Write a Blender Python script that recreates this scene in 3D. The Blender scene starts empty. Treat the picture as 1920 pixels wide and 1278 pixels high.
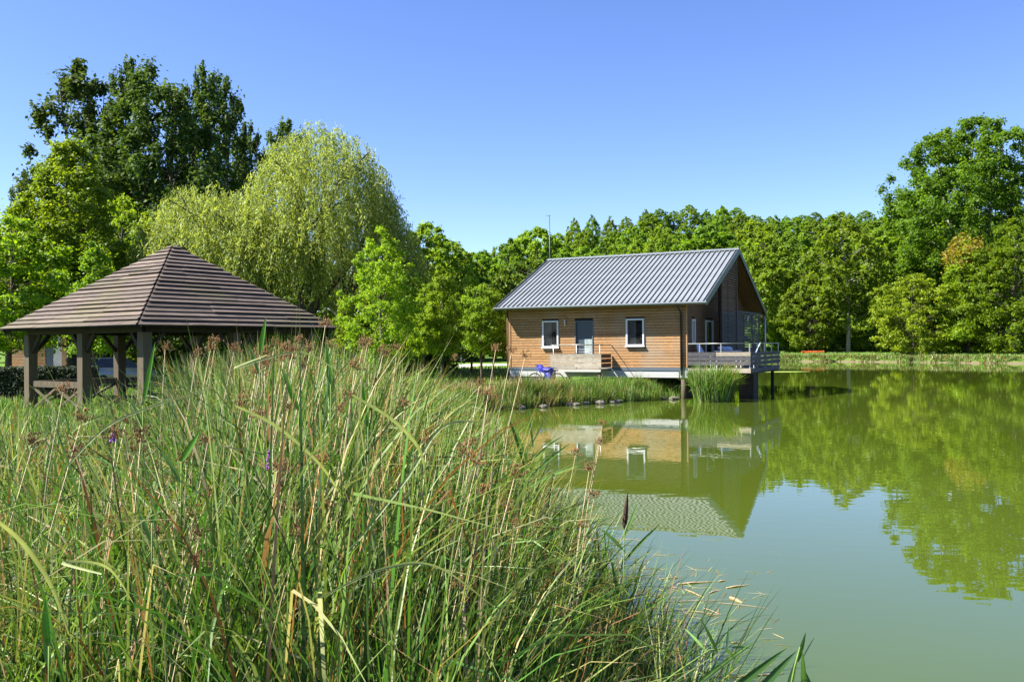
import bpy, math, random
import numpy as np
from mathutils import Vector, Matrix, Euler

R = math.radians
rnd = random.Random(7)
rng = np.random.default_rng(11)
SC = bpy.context.scene
COL = SC.collection

# ------------------------------------------------------------------ camera
CAM_H = 2.33
F_PX = 1700.0
PITCH = math.atan(8.518 / F_PX)
ROLL = 0.009
cd = bpy.data.cameras.new('camera')
cam = bpy.data.objects.new('camera', cd)
COL.objects.link(cam)
cd.sensor_width = 36.0
cd.lens = 36.0 * F_PX / 1920.0
cd.clip_start = 0.1
cd.clip_end = 3000.0
cam.matrix_world = Matrix.Translation((0, 0, CAM_H)) @ Matrix.Rotation(R(90) + PITCH, 4, 'X') @ Matrix.Rotation(-ROLL, 4, 'Z')
SC.camera = cam

# ------------------------------------------------------------------ light
SUN_DIR = Vector((-1.067, -0.143, 1.17)).normalized()      # towards the sun
world = bpy.data.worlds.new('World')
SC.world = world
world.use_nodes = True
wn = world.node_tree
wn.nodes.clear()
sky = wn.nodes.new('ShaderNodeTexSky')
sky.sky_type = 'NISHITA'
sky.sun_disc = False
sky.sun_elevation = math.asin(SUN_DIR.z)
sky.sun_rotation = math.atan2(SUN_DIR.x, SUN_DIR.y)
sky.air_density = 0.85
sky.dust_density = 0.25
sky.ozone_density = 4.0
bg = wn.nodes.new('ShaderNodeBackground')
bg.inputs['Strength'].default_value = 0.072
wo = wn.nodes.new('ShaderNodeOutputWorld')
shs = wn.nodes.new('ShaderNodeHueSaturation')
shs.inputs['Hue'].default_value = 0.515
shs.inputs['Saturation'].default_value = 1.12
wn.links.new(sky.outputs[0], shs.inputs['Color'])
wn.links.new(shs.outputs[0], bg.inputs[0])
wn.links.new(bg.outputs[0], wo.inputs[0])

sd = bpy.data.lights.new('sun', 'SUN')
sd.energy = 5.0
sd.angle = R(0.5)
sd.color = (1.0, 0.95, 0.86)
sun = bpy.data.objects.new('sun', sd)
sun.rotation_euler = (-SUN_DIR).to_track_quat('-Z', 'Y').to_euler()
sun.location = (-40, 0, 60)
COL.objects.link(sun)

SC.view_settings.view_transform = 'Standard'
SC.view_settings.look = 'None'
SC.view_settings.exposure = 1.82
SC.view_settings.gamma = 1.0
try:
    SC.view_settings.use_curve_mapping = False
except Exception:
    pass
SC.cycles.max_bounces = 8
SC.cycles.transparent_max_bounces = 8

# ------------------------------------------------------------------ helpers
def at(px, py, Y):
    """point of the place that lies at depth Y on the sight line of photo pixel (px, py)"""
    X = px - 960.0; Z = py - 639.0
    c, s = math.cos(ROLL), math.sin(ROLL)
    U = (c * X - s * Z) / F_PX; V = (s * X + c * Z) / F_PX
    d = (U, math.cos(PITCH) + V * math.sin(PITCH), math.sin(PITCH) - V * math.cos(PITCH))
    t = Y / d[1]
    return Vector((d[0] * t, Y, CAM_H + d[2] * t))


def tag(o, label=None, cat=None, group=None, kind=None):
    if label: o['label'] = label
    if cat: o['category'] = cat
    if group: o['group'] = group
    if kind: o['kind'] = kind
    return o


def empty(name, loc=(0, 0, 0), rz=0.0, label=None, cat=None, group=None):
    o = bpy.data.objects.new(name, None)
    COL.objects.link(o)
    o.location = loc
    o.rotation_euler = (0, 0, rz)
    o.empty_display_size = 0.3
    return tag(o, label, cat, group)


def link(name, me, parent=None):
    o = bpy.data.objects.new(name, me)
    COL.objects.link(o)
    if parent is not None:
        o.parent = parent
    return o


def copy_tree(o, parent=None):
    c = o.copy()
    COL.objects.link(c)
    c.parent = parent
    for ch in list(o.children):
        copy_tree(ch, c)
    return c


class MB:
    def __init__(self):
        self.v = []; self.f = []

    def quad_strip_box(self, a, b):
        pass

    def box(self, x0, y0, z0, x1, y1, z1):
        n = len(self.v)
        for z in (z0, z1):
            self.v += [(x0, y0, z), (x1, y0, z), (x1, y1, z), (x0, y1, z)]
        self.f += [(n + 3, n + 2, n + 1, n), (n + 4, n + 5, n + 6, n + 7), (n, n + 1, n + 5, n + 4),
                   (n + 1, n + 2, n + 6, n + 5), (n + 2, n + 3, n + 7, n + 6), (n + 3, n, n + 4, n + 7)]
        return self

    def hexa(self, p):      # 8 points, bottom ring then top ring
        n = len(self.v)
        self.v += [tuple(q) for q in p]
        self.f += [(n + 3, n + 2, n + 1, n), (n + 4, n + 5, n + 6, n + 7), (n, n + 1, n + 5, n + 4),
                   (n + 1, n + 2, n + 6, n + 5), (n + 2, n + 3, n + 7, n + 6), (n + 3, n, n + 4, n + 7)]
        return self

    def bar(self, a, b, w, h, up=(0, 0, 1)):
        a = Vector(a); b = Vector(b); d = (b - a).normalized()
        s = d.cross(Vector(up))
        if s.length < 1e-5: s = d.cross(Vector((1, 0, 0)))
        s.normalize(); u = s.cross(d).normalized()
        s = s * (w / 2); u = u * (h / 2)
        return self.hexa([a - s - u, a + s - u, b + s - u, b - s - u, a - s + u, a + s + u, b + s + u, b - s + u])

    def tube(self, pts, rad, n=6, cap=True):
        pts = [Vector(p) for p in pts]
        base = len(self.v)
        m = len(pts)
        ref = Vector((0.13, 1, 0.07))
        for i, p in enumerate(pts):
            d = (pts[min(i + 1, m - 1)] - pts[max(i - 1, 0)])
            if d.length < 1e-9: d = Vector((0, 0, 1))
            d.normalize()
            s = d.cross(ref)
            if s.length < 0.05: s = d.cross(Vector((1, 0, 0)))
            s.normalize(); u = d.cross(s)
            r = rad[i] if hasattr(rad, '__len__') else rad
            for k in range(n):
                a = 2 * math.pi * k / n
                self.v.append(tuple(p + s * (r * math.cos(a)) + u * (r * math.sin(a))))
        for i in range(m - 1):
            for k in range(n):
                k2 = (k + 1) % n
                self.f.append((base + i * n + k, base + i * n + k2, base + (i + 1) * n + k2, base + (i + 1) * n + k))
        if cap:
            self.f.append(tuple(base + k for k in reversed(range(n))))
            self.f.append(tuple(base + (m - 1) * n + k for k in range(n)))
        return self

    def ball(self, c, rx, ry, rz, seg=10, ring=6):
        base = len(self.v)
        for i in range(ring + 1):
            t = math.pi * i / ring
            for k in range(seg):
                a = 2 * math.pi * k / seg
                self.v.append((c[0] + rx * math.sin(t) * math.cos(a), c[1] + ry * math.sin(t) * math.sin(a), c[2] + rz * math.cos(t)))
        for i in range(ring):
            for k in range(seg):
                k2 = (k + 1) % seg
                self.f.append((base + i * seg + k, base + (i + 1) * seg + k, base + (i + 1) * seg + k2, base + i * seg + k2))
        return self

    def torus(self, c, r, rr, axis='Y', seg=24, n=6):
        pts = []
        for k in range(seg + 1):
            a = 2 * math.pi * k / seg
            if axis == 'Y': pts.append((c[0] + r * math.cos(a), c[1], c[2] + r * math.sin(a)))
            elif axis == 'X': pts.append((c[0], c[1] + r * math.cos(a), c[2] + r * math.sin(a)))
            else: pts.append((c[0] + r * math.cos(a), c[1] + r * math.sin(a), c[2]))
        return self.tube(pts, rr, n, cap=False)

    def mesh(self, name, mat, smooth=False):
        me = bpy.data.meshes.new(name)
        me.from_pydata(self.v, [], self.f)
        if mat: me.materials.append(mat)
        if smooth:
            me.polygons.foreach_set('use_smooth', [True] * len(me.polygons))
        me.update()
        return me

    def build(self, name, mat, parent=None, smooth=False):
        return link(name, self.mesh(name, mat, smooth), parent)


def np_mesh(name, verts, faces, mat, attrs=None, smooth=False):
    """verts (N,3), faces (M,k)"""
    me = bpy.data.meshes.new(name)
    N = len(verts); M, k = faces.shape
    me.vertices.add(N)
    me.vertices.foreach_set('co', np.ascontiguousarray(verts, dtype=np.float32).ravel())
    me.loops.add(M * k)
    me.loops.foreach_set('vertex_index', np.ascontiguousarray(faces, dtype=np.int32).ravel())
    me.polygons.add(M)
    me.polygons.foreach_set('loop_start', np.arange(0, M * k, k, dtype=np.int32))
    if smooth:
        me.polygons.foreach_set('use_smooth', np.ones(M, dtype=bool))
    me.materials.append(mat)
    me.update(calc_edges=True)
    if attrs:
        for an, arr in attrs.items():
            if arr.ndim == 1:
                at_ = me.attributes.new(an, 'FLOAT', 'POINT')
                at_.data.foreach_set('value', arr.astype(np.float32))
            else:
                at_ = me.attributes.new(an, 'FLOAT_COLOR', 'POINT')
                a4 = np.ones((len(arr), 4), dtype=np.float32); a4[:, :3] = arr
                at_.data.foreach_set('color', a4.ravel())
    return me


_cubes = {}
def piece(name, mat, parent, x0, y0, z0, x1, y1, z1):
    """box part that shares one unit-cube mesh per material"""
    key = mat.name
    if key not in _cubes:
        _cubes[key] = MB().box(-.5, -.5, -.5, .5, .5, .5).mesh('unit_' + key, mat)
    o = link(name, _cubes[key], parent)
    o.location = ((x0 + x1) / 2, (y0 + y1) / 2, (z0 + z1) / 2)
    o.scale = (abs(x1 - x0), abs(y1 - y0), abs(z1 - z0))
    return o

# ------------------------------------------------------------------ materials
def new_mat(name):
    m = bpy.data.materials.new(name)
    m.use_nodes = True
    nt = m.node_tree
    b = nt.nodes['Principled BSDF']
    return m, nt, b


def ramp(nt, stops):
    r = nt.nodes.new('ShaderNodeValToRGB')
    el = r.color_ramp.elements
    while len(el) < len(stops): el.new(0.5)
    for e, (p, c) in zip(el, stops):
        e.position = p; e.color = (c[0], c[1], c[2], 1)
    return r


def simple(name, col, rough=0.6, metal=0.0, var=0.12, scale=8.0, spec=0.5, bump=0.0):
    m, nt, b = new_mat(name)
    tc = nt.nodes.new('ShaderNodeTexCoord')
    nz = nt.nodes.new('ShaderNodeTexNoise'); nz.inputs['Scale'].default_value = scale
    nz.inputs['Detail'].default_value = 5
    nt.links.new(tc.outputs['Object'], nz.inputs['Vector'])
    c1 = tuple(max(0, x * (1 - var)) for x in col); c2 = tuple(min(1, x * (1 + var)) for x in col)
    r = ramp(nt, [(0.3, c1), (0.7, c2)])
    nt.links.new(nz.outputs['Fac'], r.inputs[0])
    nt.links.new(r.outputs[0], b.inputs['Base Color'])
    b.inputs['Roughness'].default_value = rough
    b.inputs['Metallic'].default_value = metal
    b.inputs['Specular IOR Level'].default_value = spec
    if bump:
        bp = nt.nodes.new('ShaderNodeBump'); bp.inputs['Strength'].default_value = bump
        bp.inputs['Distance'].default_value = 0.01
        nt.links.new(nz.outputs['Fac'], bp.inputs['Height'])
        nt.links.new(bp.outputs[0], b.inputs['Normal'])
    return m


def wood(name, c_dark, c_mid, c_light, sx=1.0, sy=14.0, sz=14.0, rough=0.75, knots=True, pvar=0.3, stain=None):
    """board material: grain runs along local X, each board has its own tone"""
    m, nt, b = new_mat(name)
    L = nt.links
    tc = nt.nodes.new('ShaderNodeTexCoord'); oi = nt.nodes.new('ShaderNodeObjectInfo')
    mp = nt.nodes.new('ShaderNodeMapping'); mp.inputs['Scale'].default_value = (sx, sy, sz)
    sc = nt.nodes.new('ShaderNodeVectorMath'); sc.operation = 'SCALE'; sc.inputs[0].default_value = (37., 19., 53.)
    L.new(oi.outputs['Random'], sc.inputs['Scale'])
    L.new(tc.outputs['Object'], mp.inputs['Vector'])
    ad = nt.nodes.new('ShaderNodeVectorMath'); ad.operation = 'ADD'
    L.new(mp.outputs[0], ad.inputs[0]); L.new(sc.outputs[0], ad.inputs[1])
    n1 = nt.nodes.new('ShaderNodeTexNoise'); n1.inputs['Scale'].default_value = 1.6; n1.inputs['Detail'].default_value = 6
    n1.inputs['Roughness'].default_value = 0.65
    L.new(ad.outputs[0], n1.inputs['Vector'])
    r = ramp(nt, [(0.28, c_dark), (0.5, c_mid), (0.72, c_light)])
    L.new(n1.outputs['Fac'], r.inputs[0])
    hs = nt.nodes.new('ShaderNodeHueSaturation')
    mr = nt.nodes.new('ShaderNodeMapRange'); mr.inputs[3].default_value = 1 - pvar; mr.inputs[4].default_value = 1 + pvar
    L.new(oi.outputs['Random'], mr.inputs[0]); L.new(mr.outputs[0], hs.inputs['Value'])
    L.new(r.outputs[0], hs.inputs['Color'])
    out = hs.outputs[0]
    if knots:
        vo = nt.nodes.new('ShaderNodeTexVoronoi'); vo.inputs['Scale'].default_value = 1.1
        mp2 = nt.nodes.new('ShaderNodeMapping'); mp2.inputs['Scale'].default_value = (sx * 2.2, sy * .12, sz * .12)
        ad2 = nt.nodes.new('ShaderNodeVectorMath'); ad2.operation = 'ADD'
        L.new(tc.outputs['Object'], mp2.inputs[0]); L.new(mp2.outputs[0], ad2.inputs[0]); L.new(sc.outputs[0], ad2.inputs[1])
        L.new(ad2.outputs[0], vo.inputs['Vector'])
        kr = nt.nodes.new('ShaderNodeMapRange'); kr.inputs[1].default_value = 0.03; kr.inputs[2].default_value = 0.12
        kr.inputs[3].default_value = 0.45; kr.inputs[4].default_value = 1.0
        L.new(vo.outputs['Distance'], kr.inputs[0])
        mu = nt.nodes.new('ShaderNodeMix'); mu.data_type = 'RGBA'; mu.blend_type = 'MULTIPLY'; mu.inputs[0].default_value = 1
        L.new(out, mu.inputs[6]); L.new(kr.outputs[0], mu.inputs[7])
        out = mu.outputs[2]
    if stain:
        n2 = nt.nodes.new('ShaderNodeTexNoise'); n2.inputs['Scale'].default_value = stain[1]
        ge = nt.nodes.new('ShaderNodeNewGeometry')
        L.new(ge.outputs['Position'], n2.inputs['Vector'])
        mr2 = nt.nodes.new('ShaderNodeMapRange'); mr2.inputs[1].default_value = 0.5; mr2.inputs[2].default_value = 0.72
        L.new(n2.outputs['Fac'], mr2.inputs[0])
        mx = nt.nodes.new('ShaderNodeMix'); mx.data_type = 'RGBA'
        L.new(mr2.outputs[0], mx.inputs[0]); L.new(out, mx.inputs[6]); mx.inputs[7].default_value = (*stain[0], 1)
        out = mx.outputs[2]
    L.new(out, b.inputs['Base Color'])
    b.inputs['Roughness'].default_value = rough
    b.inputs['Specular IOR Level'].default_value = 0.25
    bp = nt.nodes.new('ShaderNodeBump'); bp.inputs['Strength'].default_value = 0.25; bp.inputs['Distance'].default_value = 0.004
    L.new(n1.outputs['Fac'], bp.inputs['Height']); L.new(bp.outputs[0], b.inputs['Normal'])
    return m


def foliage(name, dark, mid, light, trans=0.35, hv=0.03, rough=0.55, spec=0.25, tcol=None):
    m, nt, b = new_mat(name)
    L = nt.links
    a = nt.nodes.new('ShaderNodeAttribute'); a.attribute_name = 'tone'
    r = ramp(nt, [(0.0, dark), (0.5, mid), (1.0, light)])
    L.new(a.outputs['Fac'], r.inputs[0])
    oi = nt.nodes.new('ShaderNodeObjectInfo')
    hs = nt.nodes.new('ShaderNodeHueSaturation')
    mr = nt.nodes.new('ShaderNodeMapRange'); mr.inputs[3].default_value = 0.5 - hv; mr.inputs[4].default_value = 0.5 + hv
    mv = nt.nodes.new('ShaderNodeMapRange'); mv.inputs[3].default_value = 0.8; mv.inputs[4].default_value = 1.2
    L.new(oi.outputs['Random'], mr.inputs[0]); L.new(mr.outputs[0], hs.inputs['Hue'])
    ml = nt.nodes.new('ShaderNodeMath'); ml.operation = 'MULTIPLY'; ml.inputs[1].default_value = 7.31
    fr = nt.nodes.new('ShaderNodeMath'); fr.operation = 'FRACT'
    L.new(oi.outputs['Random'], ml.inputs[0]); L.new(ml.outputs[0], fr.inputs[0]); L.new(fr.outputs[0], mv.inputs[0])
    L.new(mv.outputs[0], hs.inputs['Value'])
    L.new(r.outputs[0], hs.inputs['Color'])
    L.new(hs.outputs[0], b.inputs['Base Color'])
    b.inputs['Roughness'].default_value = rough
    b.inputs['Specular IOR Level'].default_value = spec
    tr = nt.nodes.new('ShaderNodeBsdfTranslucent')
    mx = nt.nodes.new('ShaderNodeMixShader'); mx.inputs[0].default_value = trans
    hs2 = nt.nodes.new('ShaderNodeMix'); hs2.data_type = 'RGBA'; hs2.blend_type = 'MULTIPLY'; hs2.inputs[0].default_value = 1
    hs2.inputs[7].default_value = (*(tcol or (1.9, 1.7, 0.7)), 1)
    L.new(hs.outputs[0], hs2.inputs[6]); L.new(hs2.outputs[2], tr.inputs['Color'])
    L.new(b.outputs[0], mx.inputs[1]); L.new(tr.outputs[0], mx.inputs[2])
    out = nt.nodes['Material Output']
    L.new(mx.outputs[0], out.inputs['Surface'])
    return m


def colored_plant(name, trans=0.3, rough=0.5, spec=0.35):
    """blades whose own colour is stored on the mesh"""
    m, nt, b = new_mat(name)
    L = nt.links
    a = nt.nodes.new('ShaderNodeAttribute'); a.attribute_name = 'Col'
    L.new(a.outputs['Color'], b.inputs['Base Color'])
    b.inputs['Roughness'].default_value = rough
    b.inputs['Specular IOR Level'].default_value = spec
    tr = nt.nodes.new('ShaderNodeBsdfTranslucent')
    mu = nt.nodes.new('ShaderNodeMix'); mu.data_type = 'RGBA'; mu.blend_type = 'MULTIPLY'; mu.inputs[0].default_value = 1
    mu.inputs[7].default_value = (1.5, 1.5, 0.8, 1)
    L.new(a.outputs['Color'], mu.inputs[6]); L.new(mu.outputs[2], tr.inputs['Color'])
    mx = nt.nodes.new('ShaderNodeMixShader'); mx.inputs[0].default_value = trans
    L.new(b.outputs[0], mx.inputs[1]); L.new(tr.outputs[0], mx.inputs[2])
    L.new(mx.outputs[0], nt.nodes['Material Output'].inputs['Surface'])
    return m


M = {}
M['bark'] = simple('bark', (0.0666, 0.0518, 0.037), 0.9, var=0.4, scale=6, bump=0.8)
M['pale_bark'] = simple('pale_bark', (0.2516, 0.2368, 0.1924), 0.8, var=0.45, scale=4, bump=0.5)
M['poplar_leaf'] = foliage('poplar_leaf', (0.01839, 0.04204, 0.007163), (0.04825, 0.09071, 0.01612), (0.1378, 0.1881, 0.04029), trans=0.3, hv=0.006, rough=0.62, spec=0.15)
M['maple_leaf'] = foliage('maple_leaf', (0.05291, 0.1042, 0.005328), (0.1251, 0.2131, 0.00888), (0.2213, 0.322, 0.01598), trans=0.46, hv=0.01)
M['young_leaf'] = foliage('young_leaf', (0.06475, 0.1288, 0.006512), (0.148, 0.2486, 0.0114), (0.2497, 0.3641, 0.02116), trans=0.46, hv=0.01)
M['willow_leaf'] = foliage('willow_leaf', (0.08019, 0.116, 0.02162), (0.196, 0.256, 0.0519), (0.3386, 0.4058, 0.1124), trans=0.42, hv=0.005)
M['wood_leaf'] = foliage('wood_leaf', (0.05201, 0.1041, 0.007992), (0.1229, 0.2135, 0.01332), (0.227, 0.3333, 0.02664), trans=0.5, hv=0.012)
M['lime_leaf'] = foliage('lime_leaf', (0.07992, 0.1243, 0.007104), (0.1776, 0.2486, 0.01066), (0.2842, 0.3552, 0.02664), trans=0.4, hv=0.008)
M['amber_leaf'] = foliage('amber_leaf', (0.1184, 0.1184, 0.0111), (0.2072, 0.1776, 0.0148), (0.296, 0.222, 0.0222), trans=0.4, hv=0.006)
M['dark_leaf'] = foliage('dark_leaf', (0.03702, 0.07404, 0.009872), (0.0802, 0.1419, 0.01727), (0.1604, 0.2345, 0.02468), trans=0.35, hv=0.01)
M['blade'] = colored_plant('blade', trans=0.32, rough=0.5, spec=0.28)
M['seed'] = colored_plant('seed', trans=0.1, rough=0.8, spec=0.1)
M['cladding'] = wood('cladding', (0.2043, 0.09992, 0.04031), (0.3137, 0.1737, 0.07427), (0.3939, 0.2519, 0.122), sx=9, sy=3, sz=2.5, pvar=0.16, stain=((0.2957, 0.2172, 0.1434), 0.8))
M['shaded_cladding'] = wood('shaded_cladding', (0.08325, 0.04144, 0.01898), (0.1341, 0.07045, 0.03164), (0.1758, 0.09531, 0.04218), sx=9, sy=3, sz=2.5, pvar=0.15)  # darkened copy of the cladding, the gable's shade painted into its colour
M['slat_wood'] = wood('slat_wood', (0.06808, 0.03552, 0.02264), (0.1021, 0.0555, 0.03271), (0.1362, 0.0777, 0.04718), sx=5, sy=3, sz=2, pvar=0.15, knots=False)
M['grey_slat'] = wood('grey_slat', (0.04144, 0.04026, 0.04262), (0.07104, 0.06808, 0.07104), (0.1066, 0.1006, 0.1006), sx=5, sy=3, sz=2, pvar=0.15, knots=False)
M['weathered'] = wood('weathered', (0.1887, 0.1573, 0.1195), (0.2893, 0.2516, 0.195), (0.3774, 0.3397, 0.2768), sx=5, sy=3, sz=3, pvar=0.18)
M['roof_board'] = wood('roof_board', (0.04229, 0.0323, 0.02537), (0.09161, 0.07011, 0.0554), (0.1621, 0.1272, 0.1001), sx=1.3, sy=16, sz=16, pvar=0.32, knots=False, stain=((0.09867, 0.08936, 0.04338), 0.55))
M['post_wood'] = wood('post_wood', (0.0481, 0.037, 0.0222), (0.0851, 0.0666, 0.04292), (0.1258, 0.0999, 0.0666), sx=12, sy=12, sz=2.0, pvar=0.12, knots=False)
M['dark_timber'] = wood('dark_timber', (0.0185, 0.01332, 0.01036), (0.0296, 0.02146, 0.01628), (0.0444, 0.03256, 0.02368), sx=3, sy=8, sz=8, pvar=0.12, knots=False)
M['zinc'] = simple('zinc', (0.1909, 0.2087, 0.2176), 0.45, 0.2, var=0.10, scale=1.4)
M['zinc_edge'] = simple('zinc_edge', (0.1998, 0.222, 0.2294), 0.40, 0.4, var=0.08, scale=2)
M['zinc_dark'] = simple('zinc_dark', (0.0333, 0.0444, 0.0518), 0.4, 0.4, var=0.1, scale=2)
M['flashing'] = simple('flashing', (0.0962, 0.1184, 0.1406), 0.5, 0.3)
M['white_frame'] = simple('white_frame', (0.5328, 0.5402, 0.5476), 0.4, var=0.04)
M['white_beam'] = simple('white_beam', (0.3774, 0.3774, 0.3585), 0.7, var=0.12, scale=3, bump=0.2)
M['concrete'] = simple('concrete', (0.1184, 0.1147, 0.1036), 0.9, var=0.25, scale=5, bump=0.4)
M['dark_door'] = simple('dark_door', (0.0333, 0.05032, 0.0629), 0.45, var=0.06)
M['door_panel'] = simple('door_panel', (0.2664, 0.3108, 0.296), 0.35, var=0.25, scale=6)
M['dark_inside'] = simple('dark_inside', (0.00888, 0.00814, 0.0074), 0.9)
M['curtain'] = simple('curtain', (0.1628, 0.1776, 0.1998), 0.9, var=0.25, scale=10)
M['galv'] = simple('galv', (0.333, 0.3404, 0.3404), 0.4, 0.6, var=0.08)
M['black_pipe'] = simple('black_pipe', (0.0148, 0.0148, 0.01628), 0.4)
M['white_paint'] = simple('white_paint', (0.518, 0.5402, 0.5772), 0.5, var=0.05)
M['pale_cloth'] = simple('pale_cloth', (0.37, 0.444, 0.5624), 0.8, var=0.1)
M['blue_cloth'] = simple('blue_cloth', (0.022, 0.022, 0.24), 0.6, var=0.35, scale=9)
M['black_rubber'] = simple('black_rubber', (0.01332, 0.01332, 0.01332), 0.7)
M['chrome'] = simple('chrome', (0.4588, 0.4736, 0.4736), 0.25, 0.9, var=0.05)
M['dark_paint'] = simple('dark_paint', (0.0148, 0.0222, 0.0222), 0.3)
M['gravel'] = simple('gravel', (0.3848, 0.37, 0.3404), 0.95, var=0.18, scale=20, bump=0.5)
M['stone'] = simple('stone', (0.15, 0.135, 0.105), 0.9, var=0.3, scale=9, bump=0.5)
M['car_black'] = simple('car_black', (0.00592, 0.00592, 0.00666), 0.5, 0.0, var=0.05)
M['car_silver'] = simple('car_silver', (0.3108, 0.3182, 0.3182), 0.25, 0.5, var=0.05)
M['purple'] = simple('purple', (0.1628, 0.0222, 0.2664), 0.6, var=0.4, scale=60)
M['cattail'] = simple('cattail', (0.0407, 0.02072, 0.01184), 0.95, var=0.4, scale=60, bump=0.6)
M['straw'] = simple('straw', (0.30, 0.22, 0.12), 0.7, var=0.35, scale=30)
M['lamp_glass'] = simple('lamp_glass', (0.444, 0.4588, 0.444), 0.2, var=0.05)
M['orange_flower'] = simple('orange_flower', (0.4588, 0.0962, 0.0148), 0.7, var=0.3, scale=30)
M['algae'] = simple('algae', (0.222, 0.296, 0.0444), 0.8, var=0.3, scale=8)


M['hedge_leaf'] = foliage('hedge_leaf', (0.008, 0.016, 0.005), (0.016, 0.03, 0.008), (0.04, 0.06, 0.02), trans=0.15, hv=0.005, rough=0.6, spec=0.15)


def glass_mat():
    m, nt, b = new_mat('window_glass')
    b.inputs['Base Color'].default_value = (0.02, 0.022, 0.024, 1)
    b.inputs['Roughness'].default_value = 0.04
    b.inputs['IOR'].default_value = 1.5
    tr = nt.nodes.new('ShaderNodeBsdfTransparent')
    mx = nt.nodes.new('ShaderNodeMixShader'); mx.inputs[0].default_value = 0.7
    nt.links.new(b.outputs[0], mx.inputs[1]); nt.links.new(tr.outputs[0], mx.inputs[2])
    nt.links.new(mx.outputs[0], nt.nodes['Material Output'].inputs['Surface'])
    return m
M['glass'] = glass_mat()


def ground_mat():
    m, nt, b = new_mat('ground_soil_and_turf')
    L = nt.links
    ge = nt.nodes.new('ShaderNodeNewGeometry')
    n1 = nt.nodes.new('ShaderNodeTexNoise'); n1.inputs['Scale'].default_value = 0.35; n1.inputs['Detail'].default_value = 6
    n2 = nt.nodes.new('ShaderNodeTexNoise'); n2.inputs['Scale'].default_value = 9; n2.inputs['Detail'].default_value = 4
    L.new(ge.outputs['Position'], n1.inputs['Vector']); L.new(ge.outputs['Position'], n2.inputs['Vector'])
    r = ramp(nt, [(0.3, (0.05, 0.095, 0.012)), (0.55, (0.088, 0.155, 0.02)), (0.75, (0.14, 0.20, 0.037))])
    ad = nt.nodes.new('ShaderNodeMath'); ad.operation = 'ADD'
    sb = nt.nodes.new('ShaderNodeMath'); sb.operation = 'MULTIPLY_ADD'; sb.inputs[1].default_value = 0.5; sb.inputs[2].default_value = -0.25
    L.new(n2.outputs['Fac'], sb.inputs[0]); L.new(sb.outputs[0], ad.inputs[0]); L.new(n1.outputs['Fac'], ad.inputs[1])
    L.new(ad.outputs[0], r.inputs[0])
    # bare pale soil just above the water line
    sx = nt.nodes.new('ShaderNodeSeparateXYZ'); L.new(ge.outputs['Position'], sx.inputs[0])
    mr = nt.nodes.new('ShaderNodeMapRange'); mr.inputs[1].default_value = 0.08; mr.inputs[2].default_value = 0.26
    wob = nt.nodes.new('ShaderNodeMath'); wob.operation = 'MULTIPLY_ADD'; wob.inputs[1].default_value = 0.35; wob.inputs[2].default_value = -0.17
    L.new(n2.outputs['Fac'], wob.inputs[0])
    az = nt.nodes.new('ShaderNodeMath'); az.operation = 'ADD'; L.new(sx.outputs['Z'], az.inputs[0]); L.new(wob.outputs[0], az.inputs[1])
    L.new(az.outputs[0], mr.inputs[0])
    mx = nt.nodes.new('ShaderNodeMix'); mx.data_type = 'RGBA'
    L.new(mr.outputs[0], mx.inputs[0]); mx.inputs[6].default_value = (0.14, 0.11, 0.07, 1); L.new(r.outputs[0], mx.inputs[7])
    mud_shade = nt.nodes.new('ShaderNodeMapRange'); mud_shade.inputs[1].default_value = 13; mud_shade.inputs[2].default_value = 21; L.new(sx.outputs['Y'], mud_shade.inputs[0])  # near-bank mud, darkened to paint shade between the sedge stems
    mm = nt.nodes.new('ShaderNodeMix'); mm.data_type = 'RGBA'; L.new(mud_shade.outputs[0], mm.inputs[0]); mm.inputs[6].default_value = (0.022, 0.02, 0.012, 1); L.new(mx.outputs[2], mm.inputs[7])
    L.new(mm.outputs[2], b.inputs['Base Color'])
    b.inputs['Roughness'].default_value = 0.95
    b.inputs['Specular IOR Level'].default_value = 0.1
    bp = nt.nodes.new('ShaderNodeBump'); bp.inputs['Strength'].default_value = 0.6; bp.inputs['Distance'].default_value = 0.06
    L.new(n2.outputs['Fac'], bp.inputs['Height']); L.new(bp.outputs[0], b.inputs['Normal'])
    return m
M['ground'] = ground_mat()


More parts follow.
